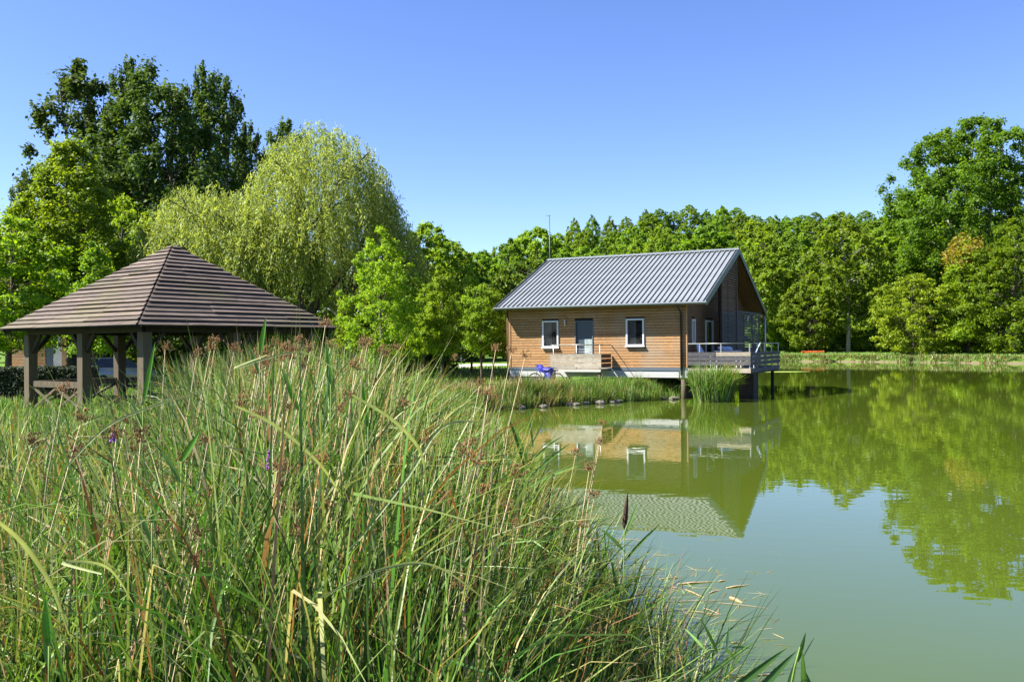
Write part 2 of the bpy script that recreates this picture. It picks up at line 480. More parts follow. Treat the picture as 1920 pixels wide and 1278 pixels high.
def water_mat():
    m, nt, b = new_mat('pond_water')
    L = nt.links
    ge = nt.nodes.new('ShaderNodeNewGeometry')
    n0 = nt.nodes.new('ShaderNodeTexNoise'); n0.inputs['Scale'].default_value = 0.08; n0.inputs['Detail'].default_value = 3
    L.new(ge.outputs['Position'], n0.inputs['Vector'])
    r = ramp(nt, [(0.35, (0.048, 0.074, 0.006)), (0.65, (0.062, 0.088, 0.011))])
    L.new(n0.outputs['Fac'], r.inputs[0])
    L.new(r.outputs[0], b.inputs['Base Color'])
    b.inputs['Roughness'].default_value = 0.0
    b.inputs['IOR'].default_value = 1.58
    b.inputs['Specular IOR Level'].default_value = 0.5
    # ripples: long low waves plus fine ones, patchy
    mp = nt.nodes.new('ShaderNodeMapping'); mp.inputs['Scale'].default_value = (1.0, 1.6, 1.0); mp.inputs['Rotation'].default_value = (0, 0, 0.3)
    L.new(ge.outputs['Position'], mp.inputs['Vector'])
    w1 = nt.nodes.new('ShaderNodeTexNoise'); w1.inputs['Scale'].default_value = 3.0; w1.inputs['Detail'].default_value = 0.6
    w2 = nt.nodes.new('ShaderNodeTexNoise'); w2.inputs['Scale'].default_value = 9.0; w2.inputs['Detail'].default_value = 1.0
    L.new(mp.outputs[0], w1.inputs['Vector']); L.new(mp.outputs[0], w2.inputs['Vector'])
    ms = nt.nodes.new('ShaderNodeMath'); ms.operation = 'MULTIPLY_ADD'; ms.inputs[1].default_value = 0.05
    L.new(w2.outputs['Fac'], ms.inputs[0]); L.new(w1.outputs['Fac'], ms.inputs[2])
    bp = nt.nodes.new('ShaderNodeBump'); bp.inputs['Strength'].default_value = 1.0; bp.inputs['Distance'].default_value = 0.0009
    L.new(ms.outputs[0], bp.inputs['Height']); L.new(bp.outputs[0], b.inputs['Normal'])
    return m
M['water'] = water_mat()

# ------------------------------------------------------------------ ground
POND = np.array([(.7, -12), (.75, 3), (.9, 5.5), (0.5, 8), (-0.1, 12), (-0.6, 18), (-0.9, 26), (-0.2, 32.6), (1.5, 34.4), (4, 36.2),
                 (6.3, 37.9), (8.2, 39.5), (9.5, 44), (10.5, 55), (12, 75), (16, 95), (24, 110), (34, 114.5), (40, 109),
                 (45, 103), (51, 93), (58, 84), (75, 64), (88, 34), (80, -20), (40, -40), (5, -40)], dtype=float)


def pond_sd(P):
    """signed distance to the shore: negative inside the pond"""
    P = np.asarray(P, dtype=float)
    d = np.full(len(P), 1e9); inside = np.zeros(len(P), bool)
    n = len(POND)
    for i in range(n):
        a = POND[i]; b = POND[(i + 1) % n]
        ab = b - a; t = np.clip(((P - a) @ ab) / (ab @ ab), 0, 1)
        d = np.minimum(d, np.hypot(*(P - a - t[:, None] * ab).T))
        c = (a[1] > P[:, 1]) != (b[1] > P[:, 1])
        with np.errstate(divide='ignore', invalid='ignore'):
            xi = (b[0] - a[0]) * (P[:, 1] - a[1]) / (b[1] - a[1]) + a[0]
        inside ^= c & (P[:, 0] < xi)
    return np.where(inside, -d, d)


def wob(x, y):
    return (np.sin(x * 1.7 + 1.3 * np.sin(y * .9)) + np.sin(y * 2.1 + 1.1 * np.sin(x * 1.3 + 2)) + .6 * np.sin(x * 4.3 + y * 3.1)) / 2.6


def ground_z(x, y):
    x = np.atleast_1d(np.asarray(x, float)); y = np.atleast_1d(np.asarray(y, float))
    sd_ = pond_sd(np.stack([x, y], 1)) + 0.22 * wob(x * 1.5, y * 1.5)
    t = np.clip((sd_ + 0.25) / 1.5, 0, 1); t = t * t * (3 - 2 * t)
    z = -0.5 + t * 0.98
    z = np.where(sd_ > 0.9, z + 0.05 * wob(x * .5, y * .5), z)
    z += 0.45 * np.clip((y - 75) / 80, 0, 1) * (sd_ > 0) * np.clip(sd_ / 20, 0, 1)
    rs = np.clip((y - 46) / 15, 0, 1) * np.clip((6 - x) / 5, 0, 1) * (sd_ > 0)
    z += .5 * rs * rs * (3 - 2 * rs)
    # wooded hill beyond the pond
    hx = np.clip((x + 30) / 90, 0, 1)
    z += np.clip((y - 165) / 190, 0, 1) ** 1.15 * (14 + 30 * hx) * (sd_ > 0)
    z += 1.3 * np.clip((sd_ - 28) / 40, 0, 1) * (x > 20)
    return z


def axis_lines(lo, a, b, hi, fine, g=1.12):
    core = list(np.arange(a, b + 1e-6, fine))
    l = []; s = fine; p = a
    while p > lo:
        s = min(s * g, 40); p -= s; l.append(p)
    r = []; s = fine; p = core[-1]
    while p < hi:
        s = min(s * g, 40); p += s; r.append(p)
    return np.array(l[::-1] + core + r)

gx_ = axis_lines(-1200, -14, 12, 1200, 0.3, 1.06)
gy_ = axis_lines(-200, 1, 44, 1600, 0.3, 1.05)
GX, GY = np.meshgrid(gx_, gy_)
nx, ny = len(gx_), len(gy_)
GZ = ground_z(GX.ravel(), GY.ravel())
vv = np.stack([GX.ravel(), GY.ravel(), GZ], 1)
ii = (np.arange(ny - 1)[:, None] * nx + np.arange(nx - 1)[None, :]).ravel()
ff = np.stack([ii, ii + 1, ii + nx + 1, ii + nx], 1)
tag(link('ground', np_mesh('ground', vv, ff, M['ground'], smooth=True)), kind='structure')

mb = MB(); mb.v = [(-6, -45, 0), (100, -45, 0), (100, 125, 0), (-6, 125, 0)]; mb.f = [(0, 1, 2, 3)]
tag(mb.build('water', M['water']), kind='structure')


def gz(x, y):
    return float(ground_z(x, y)[0])

# gravel lane that passes behind the young trees
lane = MB()
xs = np.linspace(-34, 2.2, 40)
for i in range(len(xs) - 1):
    pass
rows = []
for x in xs:
    yc = 63 + 0.10 * (x + 5) + 1.2 * math.sin(x * .12)
    for off in np.linspace(-3.2, 3.2, 5):
        rows.append((x, yc + off, gz(x, yc + off) + 0.02 - 0.0015 * off * off))
lane.v = rows
for i in range(len(xs) - 1):
    for k in range(4):
        a = i * 5 + k
        lane.f.append((a, a + 5, a + 6, a + 1))
tag(lane.build('gravel_lane', M['gravel'], smooth=True), kind='structure')

# ------------------------------------------------------------------ lakeside cabin
G0 = Vector((7.388, 38.402)); YAW = 0.48
UU = Vector((math.cos(YAW), -math.sin(YAW))); VV = Vector((math.sin(YAW), math.cos(YAW)))


def cab(a, b, z):
    p = G0 + UU * a + VV * b
    return Vector((p.x, p.y, z))


cabin = empty('lake_cabin', (G0.x, G0.y, 0), -YAW, 'orange larch clad cabin with grey seamed metal roof, standing on piles over the pond edge', 'cabin')
FL = 1.33; LEN = 8.44; WID = 10.3
EZ = 4.085; RZ = 6.727; FO = 0.61; SO = 0.40; RO = 1.015; RB = WID / 2; FEZ = 3.964
SL = (RZ - EZ) / (RB + FO)


def roof_under(b):
    return (EZ + (b + FO) * SL if b <= RB else RZ - (b - RB) * (RZ - FEZ) / (WID + FO - RB)) - 0.14


# openings on the front wall: (a0, a1, z0, z1)
OPEN = [(-6.74, -5.93, 2.22, 3.44), (-5.12, -4.25, FL, 3.40), (-2.69, -1.86, 2.26, 3.45)]
# inner shell (dark wall core behind the cladding)
def wall_core():
    m = MB()
    cuts = sorted([(o[0], o[1], o[2], o[3]) for o in OPEN])
    x = -LEN + .03; top = roof_under(0) - .03
    for (a0, a1, z0, z1) in cuts:
        m.box(x, 0.02, FL, a0, 0.2, top)
        if z0 > FL + .01: m.box(a0, 0.02, FL, a1, 0.2, z0)
        m.box(a0, 0.02, z1, a1, 0.2, top)
        x = a1
    m.box(x, 0.02, FL, -.03, 0.2, top)
    # left and back walls and gables
    for xx in (-LEN + .03, -.2):
        n = len(m.v)
        pts = [(0.2, FL), (WID - .03, FL), (WID - .03, roof_under(WID) - .03), (RB, roof_under(RB) - .03), (0.2, roof_under(0.2) - .03)]
        for dx in (0, .17):
            m.v += [(xx + dx, p[0], p[1]) for p in pts]
        m.f += [tuple(n + k for k in range(5)), tuple(n + 5 + k for k in reversed(range(5)))]
        for k in range(5):
            k2 = (k + 1) % 5
            m.f.append((n + k, n + 5 + k, n + 5 + k2, n + k2))
    m.box(-LEN + .2, WID - .2, FL, -.2, WID - .03, roof_under(WID) - .05)
    m.box(-LEN + .05, 0.05, FL - .02, -.05, WID - .05, FL + .02)
    return m
wall_core().build('wall', M['dark_timber'], cabin)

# horizontal cladding boards
BH = 0.122
z = FL + 0.005
row = 0
top = roof_under(0) - 0.02
while z < top - 0.02:
    z1 = min(z + BH - 0.019, top)
    segs = [(-LEN, 0.0)]
    for (a0, a1, o0, o1) in OPEN:
        if z1 > o0 - 0.02 and z < o1 + 0.02:
            ns = []
            for s in segs:
                if s[0] < a0 and s[1] > a1: ns += [(s[0], a0 - .01), (a1 + .01, s[1])]
                else: ns.append(s)
            segs = ns
    for s in segs:
        cutp = [s[0]]
        if s[1] - s[0] > 3.2:
            cutp.append(s[0] + (s[1] - s[0]) * rnd.uniform(.3, .7))
        cutp.append(s[1])
        for a, b_ in zip(cutp[:-1], cutp[1:]):
            dz = rnd.uniform(-.0015, .0015)
            piece('cladding_board', M['cladding'], cabin, a + .002, -0.022 + rnd.uniform(-.003, .003), z + dz, b_ - .002, 0.018, z1 + dz)
    z += BH; row += 1
# left end wall boards and gable wall boards (wide courses)
for side_x0, side_x1, bmax, mat in ((-LEN - .022, -LEN + .026, WID, M['cladding']), (-.026, .022, 5.3, M['shaded_cladding'])):
    z = FL + .005
    while z < RZ - .4:
        z1 = z + BH - .012
        # extent along b under the roof slope
        b0 = 0.0; b1 = bmax
        if z1 > roof_under(0) - .02: b0 = (z1 + .16 - EZ) / SL - FO
        if z1 > roof_under(WID) - .02: b1 = min(bmax, RB + (RZ - .16 - z1) / ((RZ - FEZ) / (WID + FO - RB)))
        segs = [(b0, b1)]
        if side_x0 > -1:
            for (c0, c1, o0, o1) in ((0.74, 1.19, 2.34, 3.40), (2.84, 4.12, FL, 3.40)):
                if z1 > o0 - .02 and z < o1 + .02:
                    ns = []
                    for s in segs:
                        if s[0] < c0 and s[1] > c1: ns += [(s[0], c0), (c1, s[1])]
                        else: ns.append(s)
                    segs = ns
        for s in segs:
            if s[1] - s[0] > .05:
                o = link('cladding_board', MB().box(-.5, -.5, -.5, .5, .5, .5).mesh('side_board', mat) if ('sb' + mat.name) not in _cubes else _cubes['sb' + mat.name], cabin)
                _cubes['sb' + mat.name] = o.data
                o.rotation_euler = (0, 0, R(90))
                o.scale = (s[1] - s[0], side_x1 - side_x0, z1 - z)
                o.location = ((side_x0 + side_x1) / 2, (s[0] + s[1]) / 2, (z + z1) / 2)
        z += BH

# corner boards
piece('corner_board', M['cladding'], cabin, -LEN - .05, -.045, FL - .02, -LEN - .0255, .07, 4.2)
piece('corner_board', M['cladding'], cabin, -.0, -.05, FL - .02, .045, .0245, 4.2)
piece('corner_board', M['cladding'], cabin, -LEN - .0, -.05, FL - .02, -LEN + .05, -.0265, 4.2)
# windows on the front
def window(a0, a1, z0, z1, part='window'):
    fr = MB()
    t = .07
    fr.box(a0, -.075, z0, a0 + t, .06, z1); fr.box(a1 - t, -.075, z0, a1, .06, z1)
    fr.box(a0 + t, -.075, z1 - t, a1 - t, .06, z1); fr.box(a0 + t, -.07, z0, a1 - t, .06, z0 + t)
    w = fr.build(part, M['white_frame'], cabin)
    sl = MB(); sl.hexa([(a0 - .03, -.14, z0 - .035), (a1 + .03, -.14, z0 - .035), (a1 + .03, -.02, z0 - .002), (a0 - .03, -.02, z0 - .002),
                        (a0 - .03, -.14, z0 - .015), (a1 + .03, -.14, z0 - .015), (a1 + .03, -.02, z0 + .03), (a0 - .03, -.02, z0 + .03)])
    sl.build('sill', M['white_frame'], w)
    p = MB().box(a0 + t, .0, z0 + t, a1 - t, .012, z1 - t).build('pane', M['glass'], w)
    c = MB()
    n = 9
    for k in range(n):
        x0 = a0 + t + (a1 - a0 - 2 * t) * .48 * k / n
        x1 = a0 + t + (a1 - a0 - 2 * t) * .48 * (k + 1) / n
        y0 = .10 + .02 * (k % 2); y1 = .10 + .02 * ((k + 1) % 2)
        c.hexa([(x0, y0, z0 + t), (x1, y1, z0 + t), (x1, y1 + .005, z0 + t), (x0, y0 + .005, z0 + t), (x0, y0, z1 - t), (x1, y1, z1 - t), (x1, y1 + .005, z1 - t), (x0, y0 + .005, z1 - t)])
    c.build('curtain', M['curtain'], w)
    return w
window(*OPEN[0]); window(*OPEN[2])
# front door
a0, a1, z0, z1 = OPEN[1]
d = MB().box(a0 + .04, .03, z0 + .02, a1 - .04, .075, z1 - .04).build('door', M['dark_door'], cabin)
fr = MB(); fr.box(a0, -.05, z0, a0 + .04, .1, z1); fr.box(a1 - .04, -.05, z0, a1, .1, z1); fr.box(a0 + .04, -.05, z1 - .04, a1 - .04, .1, z1)
fr.build('door_frame', M['flashing'], d)
MB().tube([(a0 + .14, -.03, z0 + 1.02), (a0 + .14, .03, z0 + 1.02)], .012).tube([(a0 + .14, -.03, z0 + 1.02), (a0 + .26, -.03, z0 + 1.02)], .01).build('door_handle', M['chrome'], d)
MB().box(a1 - .42, -.0, z0 + .05, a1 - .05, .028, z0 + 1.25).build('pale_panel', M['door_panel'], d)
# gable wall window and glazed door
def side_win(b0, b1, z0, z1, part):
    m = MB(); t = .08
    m.box(-.03, b0, z0, .07, b0 + t, z1); m.box(-.03, b1 - t, z0, .07, b1, z1)
    m.box(-.03, b0 + t, z1 - t, .07, b1 - t, z1); m.box(-.03, b0 + t, z0, .07, b1 - t, z0 + t)
    w = m.build(part, M['white_frame'], cabin)
    MB().box(-.012, b0 + t, z0 + t, .0, b1 - t, z1 - t).build('pane', M['glass'], w)
    return w
side_win(.74, 1.19, 2.34, 3.40, 'window')
side_win(2.84, 4.12, FL + .02, 3.40, 'glazed_door')

# white beam, flashing and plinth
piece('flashing', M['flashing'], cabin, -LEN, -.05, FL - .13, 0.03, .1, FL - .004)
piece('base_beam', M['white_beam'], cabin, -LEN, -.02, .90, -.34, .14, FL - .133)
piece('base_beam', M['white_beam'], cabin, -.28, -.06, .90, .05, .14, FL - .133)
piece('base_beam', M['white_beam'], cabin, -.10, .142, .90, .052, WID, FL - .02)
piece('floor_deck', M['dark_timber'], cabin, -LEN + .05, .15, 1.0, -.12, WID, FL - .03)
piece('plinth', M['concrete'], cabin, -LEN, .02, .25, -6.75, .14, .898)
for (a, b_) in ((-.16, .08), (-3.0, .3), (-5.6, .3), (-.3, 4), (-3, 4), (-.3, 8), (-3, 8), (-6, 8)):
    MB().tube([(a, b_, -.6), (a, b_, .9)], .11, 10).build('pile', M['concrete'] if (a, b_) != (-.16, .08) else M['post_wood'], cabin, True)

# roof: structure, seamed panels, ridge, gutters, barge boards
X0 = -LEN - SO; X1 = RO
deck = MB()
e = .14
deck.hexa([(X0, -FO, EZ - e), (X1, -FO, EZ - e), (X1, RB, RZ - e), (X0, RB, RZ - e), (X0, -FO, EZ - .03), (X1, -FO, EZ - .03), (X1, RB, RZ - .03), (X0, RB, RZ - .03)])
deck.hexa([(X0, RB, RZ - e), (X1, RB, RZ - e), (X1, WID + FO, FEZ - e), (X0, WID + FO, FEZ - e), (X0, RB, RZ - .03), (X1, RB, RZ - .03), (X1, WID + FO, FEZ - .03), (X0, WID + FO, FEZ - .03)])
roof = deck.build('roof', M['shaded_cladding'], cabin)
NP = 41; pw = (X1 - X0) / NP
def panel_mesh(run, drop):
    m = MB()
    dy = run; dz = drop
    n = (0, -dz, dy); ln = math.hypot(dz, dy); nv = Vector((0, -dz / ln, dy / ln))
    A = Vector((0, 0, 0)); B = Vector((0, dy, dz))
    def slab(x0, x1, h0, h1):
        m.hexa([A + Vector((x0, 0, 0)) + nv * h0, A + Vector((x1, 0, 0)) + nv * h0, B + Vector((x1, 0, 0)) + nv * h0, B + Vector((x0, 0, 0)) + nv * h0,
                A + Vector((x0, 0, 0)) + nv * h1, A + Vector((x1, 0, 0)) + nv * h1, B + Vector((x1, 0, 0)) + nv * h1, B + Vector((x0, 0, 0)) + nv * h1])
    slab(.001, pw - .001, -.025, -.003)
    slab(pw * .5 - .017, pw * .5 + .017, -.0028, .055)
    return m.mesh('roof_panel', M['zinc'])
pf = panel_mesh(RB + FO, RZ - EZ); pb = panel_mesh(-(WID + FO - RB), RZ - FEZ)
for k in range(NP):
    o = link('roof_panel', pf, roof); o.location = (X0 + k * pw, -FO, EZ)
# the far slope: normal flips, so build it mirrored
mbk = MB()
nvb = Vector((0, (RZ - FEZ), (WID + FO - RB))).normalized()
def bslab(m, x0, x1, h0, h1):
    A = Vector((0, WID + FO, FEZ)); B = Vector((0, RB, RZ))
    m.hexa([A + Vector((x1, 0, 0)) + nvb * h0, A + Vector((x0, 0, 0)) + nvb * h0, B + Vector((x0, 0, 0)) + nvb * h0, B + Vector((x1, 0, 0)) + nvb * h0,
            A + Vector((x1, 0, 0)) + nvb * h1, A + Vector((x0, 0, 0)) + nvb * h1, B + Vector((x0, 0, 0)) + nvb * h1, B + Vector((x1, 0, 0)) + nvb * h1])
bslab(mbk, .001, pw - .001, -.025, -.003); bslab(mbk, pw * .5 - .014, pw * .5 + .014, -.0028, .045)
bm_ = mbk.mesh('roof_panel_back', M['zinc'])
for k in range(NP):
    o = link('roof_panel', bm_, roof); o.location = (X0 + k * pw, 0, 0)
rc = MB()
rc.hexa([(X0 - .03, RB - .17, RZ - .02), (X1 + .03, RB - .17, RZ - .02), (X1 + .03, RB + .0, RZ + .05), (X0 - .03, RB + .0, RZ + .05),
         (X0 - .03, RB - .17, RZ + .0), (X1 + .03, RB - .17, RZ + .0), (X1 + .03, RB + .0, RZ + .085), (X0 - .03, RB + .0, RZ + .085)])
rc.hexa([(X0 - .03, RB + .001, RZ + .05), (X1 + .03, RB + .001, RZ + .05), (X1 + .03, RB + .17, RZ - .02), (X0 - .03, RB + .17, RZ - .02),
         (X0 - .03, RB + .001, RZ + .085), (X1 + .03, RB + .001, RZ + .085), (X1 + .03, RB + .17, RZ + .0), (X0 - .03, RB + .17, RZ + .0)])
rc.build('ridge_cap', M['zinc_edge'], roof)
for (xa, xb) in ((X0 - .05, X0 + .0), (X1 - .0, X1 + .05)):
    m = MB()
    m.hexa([(xa, -FO - .02, EZ - .19), (xb, -FO - .02, EZ - .19), (xb, RB, RZ - .19), (xa, RB, RZ - .19),
            (xa, -FO - .02, EZ + .07), (xb, -FO - .02, EZ + .07), (xb, RB, RZ + .07), (xa, RB, RZ + .07)])
    m.build('barge_board', M['zinc_dark'], roof)
    m = MB()
    m.hexa([(xa, RB + .001, RZ - .19), (xb, RB + .001, RZ - .19), (xb, WID + FO, FEZ - .19), (xa, WID + FO, FEZ - .19),
            (xa, RB + .001, RZ + .07), (xb, RB + .001, RZ + .07), (xb, WID + FO, FEZ + .07), (xa, WID + FO, FEZ + .07)])
    m.build('barge_board', M['zinc_dark'], roof)
gm = MB()
prof = [(-.13, .0), (-.135, -.05), (-.10, -.10), (-.04, -.115), (0, -.09), (0, .0)]
n0_ = 0
for xx in (X0 - .05, X1 + .05):
    gm.v += [(xx, -FO - .002 + p[0], EZ + .0 + p[1]) for p in prof]
for k in range(5):
    gm.f.append((k, k + 1, k + 7, k + 6))
gm.f += [tuple(range(5, -1, -1)), tuple(range(6, 12))]
gm.build('gutter', M['zinc_edge'], roof)
MB().tube([(-.20, -FO - .06, EZ - .1), (-.20, -.10, EZ - .42), (-.20, -.10, 1.0)], .05, 8).build('downpipe', M['black_pipe'], cabin, True)
MB().tube([(RO - .08, WID + FO - .05, FEZ - .1), (RO + .05, WID + .2, FEZ - .45), (RO + .05, WID + .2, 1.1)], .055, 8).build('downpipe', M['galv'], cabin, True)
MB().tube([(-LEN - .11, -.02, 4.0), (-LEN - .11, -.02, .4)], .035, 8).build('downpipe', M['slat_wood'], cabin, True)

# slatted screen on the gable side, in front of the recessed veranda
sa = .86
for i in range(46):
    z = FL + .05 + i * .115
    if z > RZ - .5: break
    under = RZ - .2
    # full height part between b=3.1 and the ridge post
    bs = max(2.5, (z + .18 - EZ) / SL - FO) if z > EZ else 2.5
    if bs < RB - .1:
        piece('slat', M['slat_wood'] if z > 3.75 else M['grey_slat'], cabin, sa, bs, z, sa + .03, RB - .06, z + .075)
    if z < 3.70:
        piece('slat', M['grey_slat'], cabin, sa, RB + .06, z, sa + .03, WID - .1, z + .075)
piece('veranda_post', M['post_wood'], cabin, sa - .05, RB - .058, 3.78, sa + .07, RB + .058, RZ - .24)
piece('veranda_post', M['grey_slat'], cabin, sa - .05, RB - .058, FL, sa + .07, RB + .058, 3.778)
for bb in (2.5, 3.8, 6.8, 8.6, WID - .1):
    piece('slat_post', M['dark_timber'], cabin, sa - .065, bb - .04, FL, sa - .003, bb + .04, 3.72 if bb > RB else roof_under(bb) - .02)
piece('screen_rail', M['grey_slat'], cabin, sa - .06, RB + .06, 3.78, sa + .06, WID, 3.88)
piece('veranda_back', M['shaded_cladding'], cabin, .03, 5.35, FL, .09, WID - .1, 3.6)
# sheathing of the upper gable
mg = MB(); n = 0
mg.v = [(.03, 5.2, 3.61), (.03, WID - .1, 3.61), (.03, WID - .1, roof_under(WID - .1)), (.03, RB + .05, roof_under(RB) - .03),
        (.08, 5.2, 3.61), (.08, WID - .1, 3.61), (.08, WID - .1, roof_under(WID - .1)), (.08, RB + .05, roof_under(RB) - .03)]
mg.f = [(0, 1, 2, 3), (7, 6, 5, 4), (0, 4, 5, 1), (1, 5, 6, 2), (2, 6, 7, 3), (3, 7, 4, 0)]
mg.build('gable_panel', M['shaded_cladding'], cabin)

def wall_lamp(x, y, z, rot):
    l = MB().tube([(0, 0, .16), (0, 0, -.16)], [.045, .02], 10).build('wall_lamp', M['lamp_glass'], cabin, True)
    l.location = (x, y, z); l.rotation_euler = (R(8), 0, rot)
    MB().box(-.03, .045, -.05, .03, .10, .05).build('lamp_bracket', M['flashing'], l)
wall_lamp(-5.58, -.12, 3.33, 0)
wall_lamp(sa + .12, 7.0, 3.5, R(90))

# front landing with board balustrade
la0, la1, lb = -5.76, -3.42, -1.2
piece('landing_floor', M['weathered'], cabin, la0, lb, FL - .09, la1, -.055, FL - .03)
piece('landing_joist', M['white_beam'], cabin, la0 + .35, lb - .03, FL - .17, la1, lb + .02, FL - .092)
for k in range(3):
    zz = FL + .02 + k * .20
    piece('rail_board', M['weathered'], cabin, la0 - .03, lb - .035, zz, la0 + 1.12, lb - .008, zz + .185)
    piece('rail_board', M['weathered'], cabin, la0 + 1.125, lb - .035, zz + .002, la1 + .03, lb - .008, zz + .187)
    piece('rail_board', M['slat_wood'], cabin, la1 + .005, lb + .0, zz, la1 + .03, -.06, zz + .17)  # darker wood than the front boards, stands in for shade on this end
for a in (la0 + .1, la0 + 1.2, la1 - .05):
    MB().tube([(a, lb + .03, FL - .1), (a, lb + .03, 2.32)], .02, 8).build('rail_post', M['galv'], cabin, True)
MB().tube([(la0, lb + .03, 2.33), (la1 + .02, lb + .03, 2.33), (la1 + .02, -.05, 2.33)], .022, 8).build('handrail', M['galv'], cabin, True)
for zz in (2.13, 2.02):
    MB().tube([(la0 + 1.2, lb + .03, zz), (la1 - .05, lb + .03, zz)], .01, 6).build('rail_bar', M['galv'], cabin, True)
for (a, b_) in ((la0 + .1, lb + .08), (la1 - .1, lb + .08)):
    piece('landing_pile', M['post_wood'], cabin, a - .05, b_ - .05, .1, a + .05, b_ + .05, FL - .09)
for k in range(3):
    piece('step', M['weathered'], cabin, la0 - .3 * (k + 1), lb + .05, FL - .1 - .2 * (k + 1), la0 - .3 * k - .01, -.2, FL - .06 - .2 * (k + 1))

# big deck over the water at the gable end
DA, DB0, DB1 = 2.70, -.12, 5.7
deckr = empty('pond_deck', cab(0, 0, 0), -YAW, 'grey timber deck with board balustrade jutting over the water beside the cabin gable', 'deck')
nb = 19
for k in range(nb):
    a = .07 + (DA - .07) * k / nb
    piece('deck_board', M['grey_slat'], deckr, a + .004, DB0, FL - .05, a + (DA - .07) / nb - .004, DB1, FL - .022)
piece('joist', M['dark_timber'], deckr, .1, DB0 + .02, FL - .26, DA - .03, DB0 + .1, FL - .052)
piece('joist', M['dark_timber'], deckr, DA - .12, DB0 + .102, FL - .26, DA - .02, DB1 - .02, FL - .052)
piece('joist', M['dark_timber'], deckr, .1, 2.6, FL - .24, DA - .13, 2.7, FL - .053)
piece('edge_board', M['weathered'], deckr, .09, DB0 - .03, FL - .21, DA + .02, DB0 - .002, FL - .03)
piece('edge_board', M['grey_slat'], deckr, DA + .001, DB0 + .0, FL - .2, DA + .028, DB1, FL - .03)
for k in range(3):
    zz = FL + .10 + .19 * k
    piece('rail_board', M['grey_slat'], deckr, .1, DB0 - .05, zz, 1.3, DB0 - .02, zz + .165)
    piece('rail_board', M['weathered'] if k == 2 else M['grey_slat'], deckr, 1.305, DB0 - .05, zz + .001, DA + .02, DB0 - .02, zz + .166)
    piece('rail_board', M['grey_slat'], deckr, DA + .02, DB0, zz, DA + .048, 2.7, zz + .155)
    piece('rail_board', M['grey_slat'], deckr, DA + .02, 2.705, zz, DA + .048, DB1 + .05, zz + .155)
for (a, b_) in ((.6, DB0), (1.5, DB0), (DA - .02, DB0), (DA - .02, 1.3), (DA - .02, 2.7), (DA - .02, 4.2), (DA - .02, DB1)):
    piece('rail_post', M['galv'], deckr, a - .025, b_ - .018, FL - .2, a + .018, b_ + .025, 2.31)
MB().tube([(.1, DB0, 2.33), (DA, DB0, 2.33), (DA, DB1, 2.33)], .024, 8).build('handrail', M['galv'], deckr, True)
piece('pier', M['dark_timber'], deckr, 2.0, .8, -.6, 2.62, 1.7, FL - .27)
for (a, b_) in ((1.35, 1.9), (1.75, 2.3), (2.5, 5.2), (1.2, 5.2)):
    MB().tube([(a, b_, -.6), (a, b_, FL - .25)], .08, 8).build('pile', M['dark_timber'], deckr, True)

# furniture standing on the deck
def deck_chair(a, b_, rz, label):
    r = empty('garden_chair', cab(a, b_, FL - .022), -YAW + rz, label, 'chair', 'pale chairs on the pond deck')
    s = MB().hexa([(-.27, -.25, .40), (.27, -.25, .40), (.27, .25, .37), (-.27, .25, .37), (-.27, -.25, .44), (.27, -.25, .44), (.27, .25, .41), (-.27, .25, .41)])
    s.build('seat', M['pale_cloth'], r)
    bk = MB()
    for k in range(4):
        z0 = .42 + k * .155; z1 = z0 + .156; y0 = .25 + .07 * k; y1 = y0 + .07; w0 = .27 - .012 * k * k; w1 = .27 - .012 * (k + 1) ** 2
        bk.hexa([(-w0, y0, z0), (w0, y0, z0), (w0, y0 + .035, z0), (-w0, y0 + .035, z0), (-w1, y1, z1), (w1, y1, z1), (w1, y1 + .035, z1), (-w1, y1 + .035, z1)])
    bk.build('backrest', M['pale_cloth'], r)
    for sx in (-1, 1):
        MB().bar((sx * .29, -.25, .62), (sx * .29, .33, .62), .05, .03).build('armrest', M['white_paint'], r)
        MB().bar((sx * .26, -.23, 0), (sx * .29, -.24, .61), .035, .035).build('leg', M['white_paint'], r)
        MB().bar((sx * .26, .30, 0), (sx * .28, .26, .61), .035, .035).build('leg', M['white_paint'], r)
deck_chair(.75, .75, R(75), 'pale blue high-backed chair at the left end of the deck table')
deck_chair(2.35, .8, R(-80), 'pale blue high-backed chair in the near right corner of the deck')
tb = empty('garden_table', cab(1.55, .85, FL - .022), -YAW, 'low table with a pale blue cloth between the deck chairs', 'table')
MB().box(-.5, -.4, .70, .5, .4, .73).build('tabletop', M['white_paint'], tb)
for sx in (-1, 1):
    for sy in (-1, 1):
        MB().box(sx * .42 - .02, sy * .32 - .02, 0, sx * .42 + .02, sy * .32 + .02, .70).build('leg', M['white_paint'], tb)
cl = empty('folded_cloth', cab(1.4, .8, FL + .71), -YAW, 'crumpled pale blue cloth heaped on the deck table', 'cloth')
cm = MB()
for k in range(7):
    cm.ball((rnd.uniform(-.22, .22), rnd.uniform(-.12, .12), .06 + rnd.uniform(0, .05)), rnd.uniform(.10, .18), .12, rnd.uniform(.05, .10), 9, 6)
cm.build('cloth_heap', M['pale_cloth'], cl, True)

# antenna mast behind the cabin
mp_ = at(1031, 490, 52.0)
mast = empty('antenna_mast', (mp_.x, mp_.y, gz(mp_.x, mp_.y)), 0, 'thin grey antenna mast rising behind the left end of the cabin roof', 'mast')
ht = at(1031, 403, 52.0).z - mast.location.z
MB().tube([(0, 0, 0), (0, 0, ht * .6), (0, 0, ht)], [.045, .035, .02], 7).build('pole', M['zinc_dark'], mast, True)
MB().bar((-.2, 0, ht - .05), (.06, 0, ht - .05), .025, .025).build('antenna', M['galv'], mast)

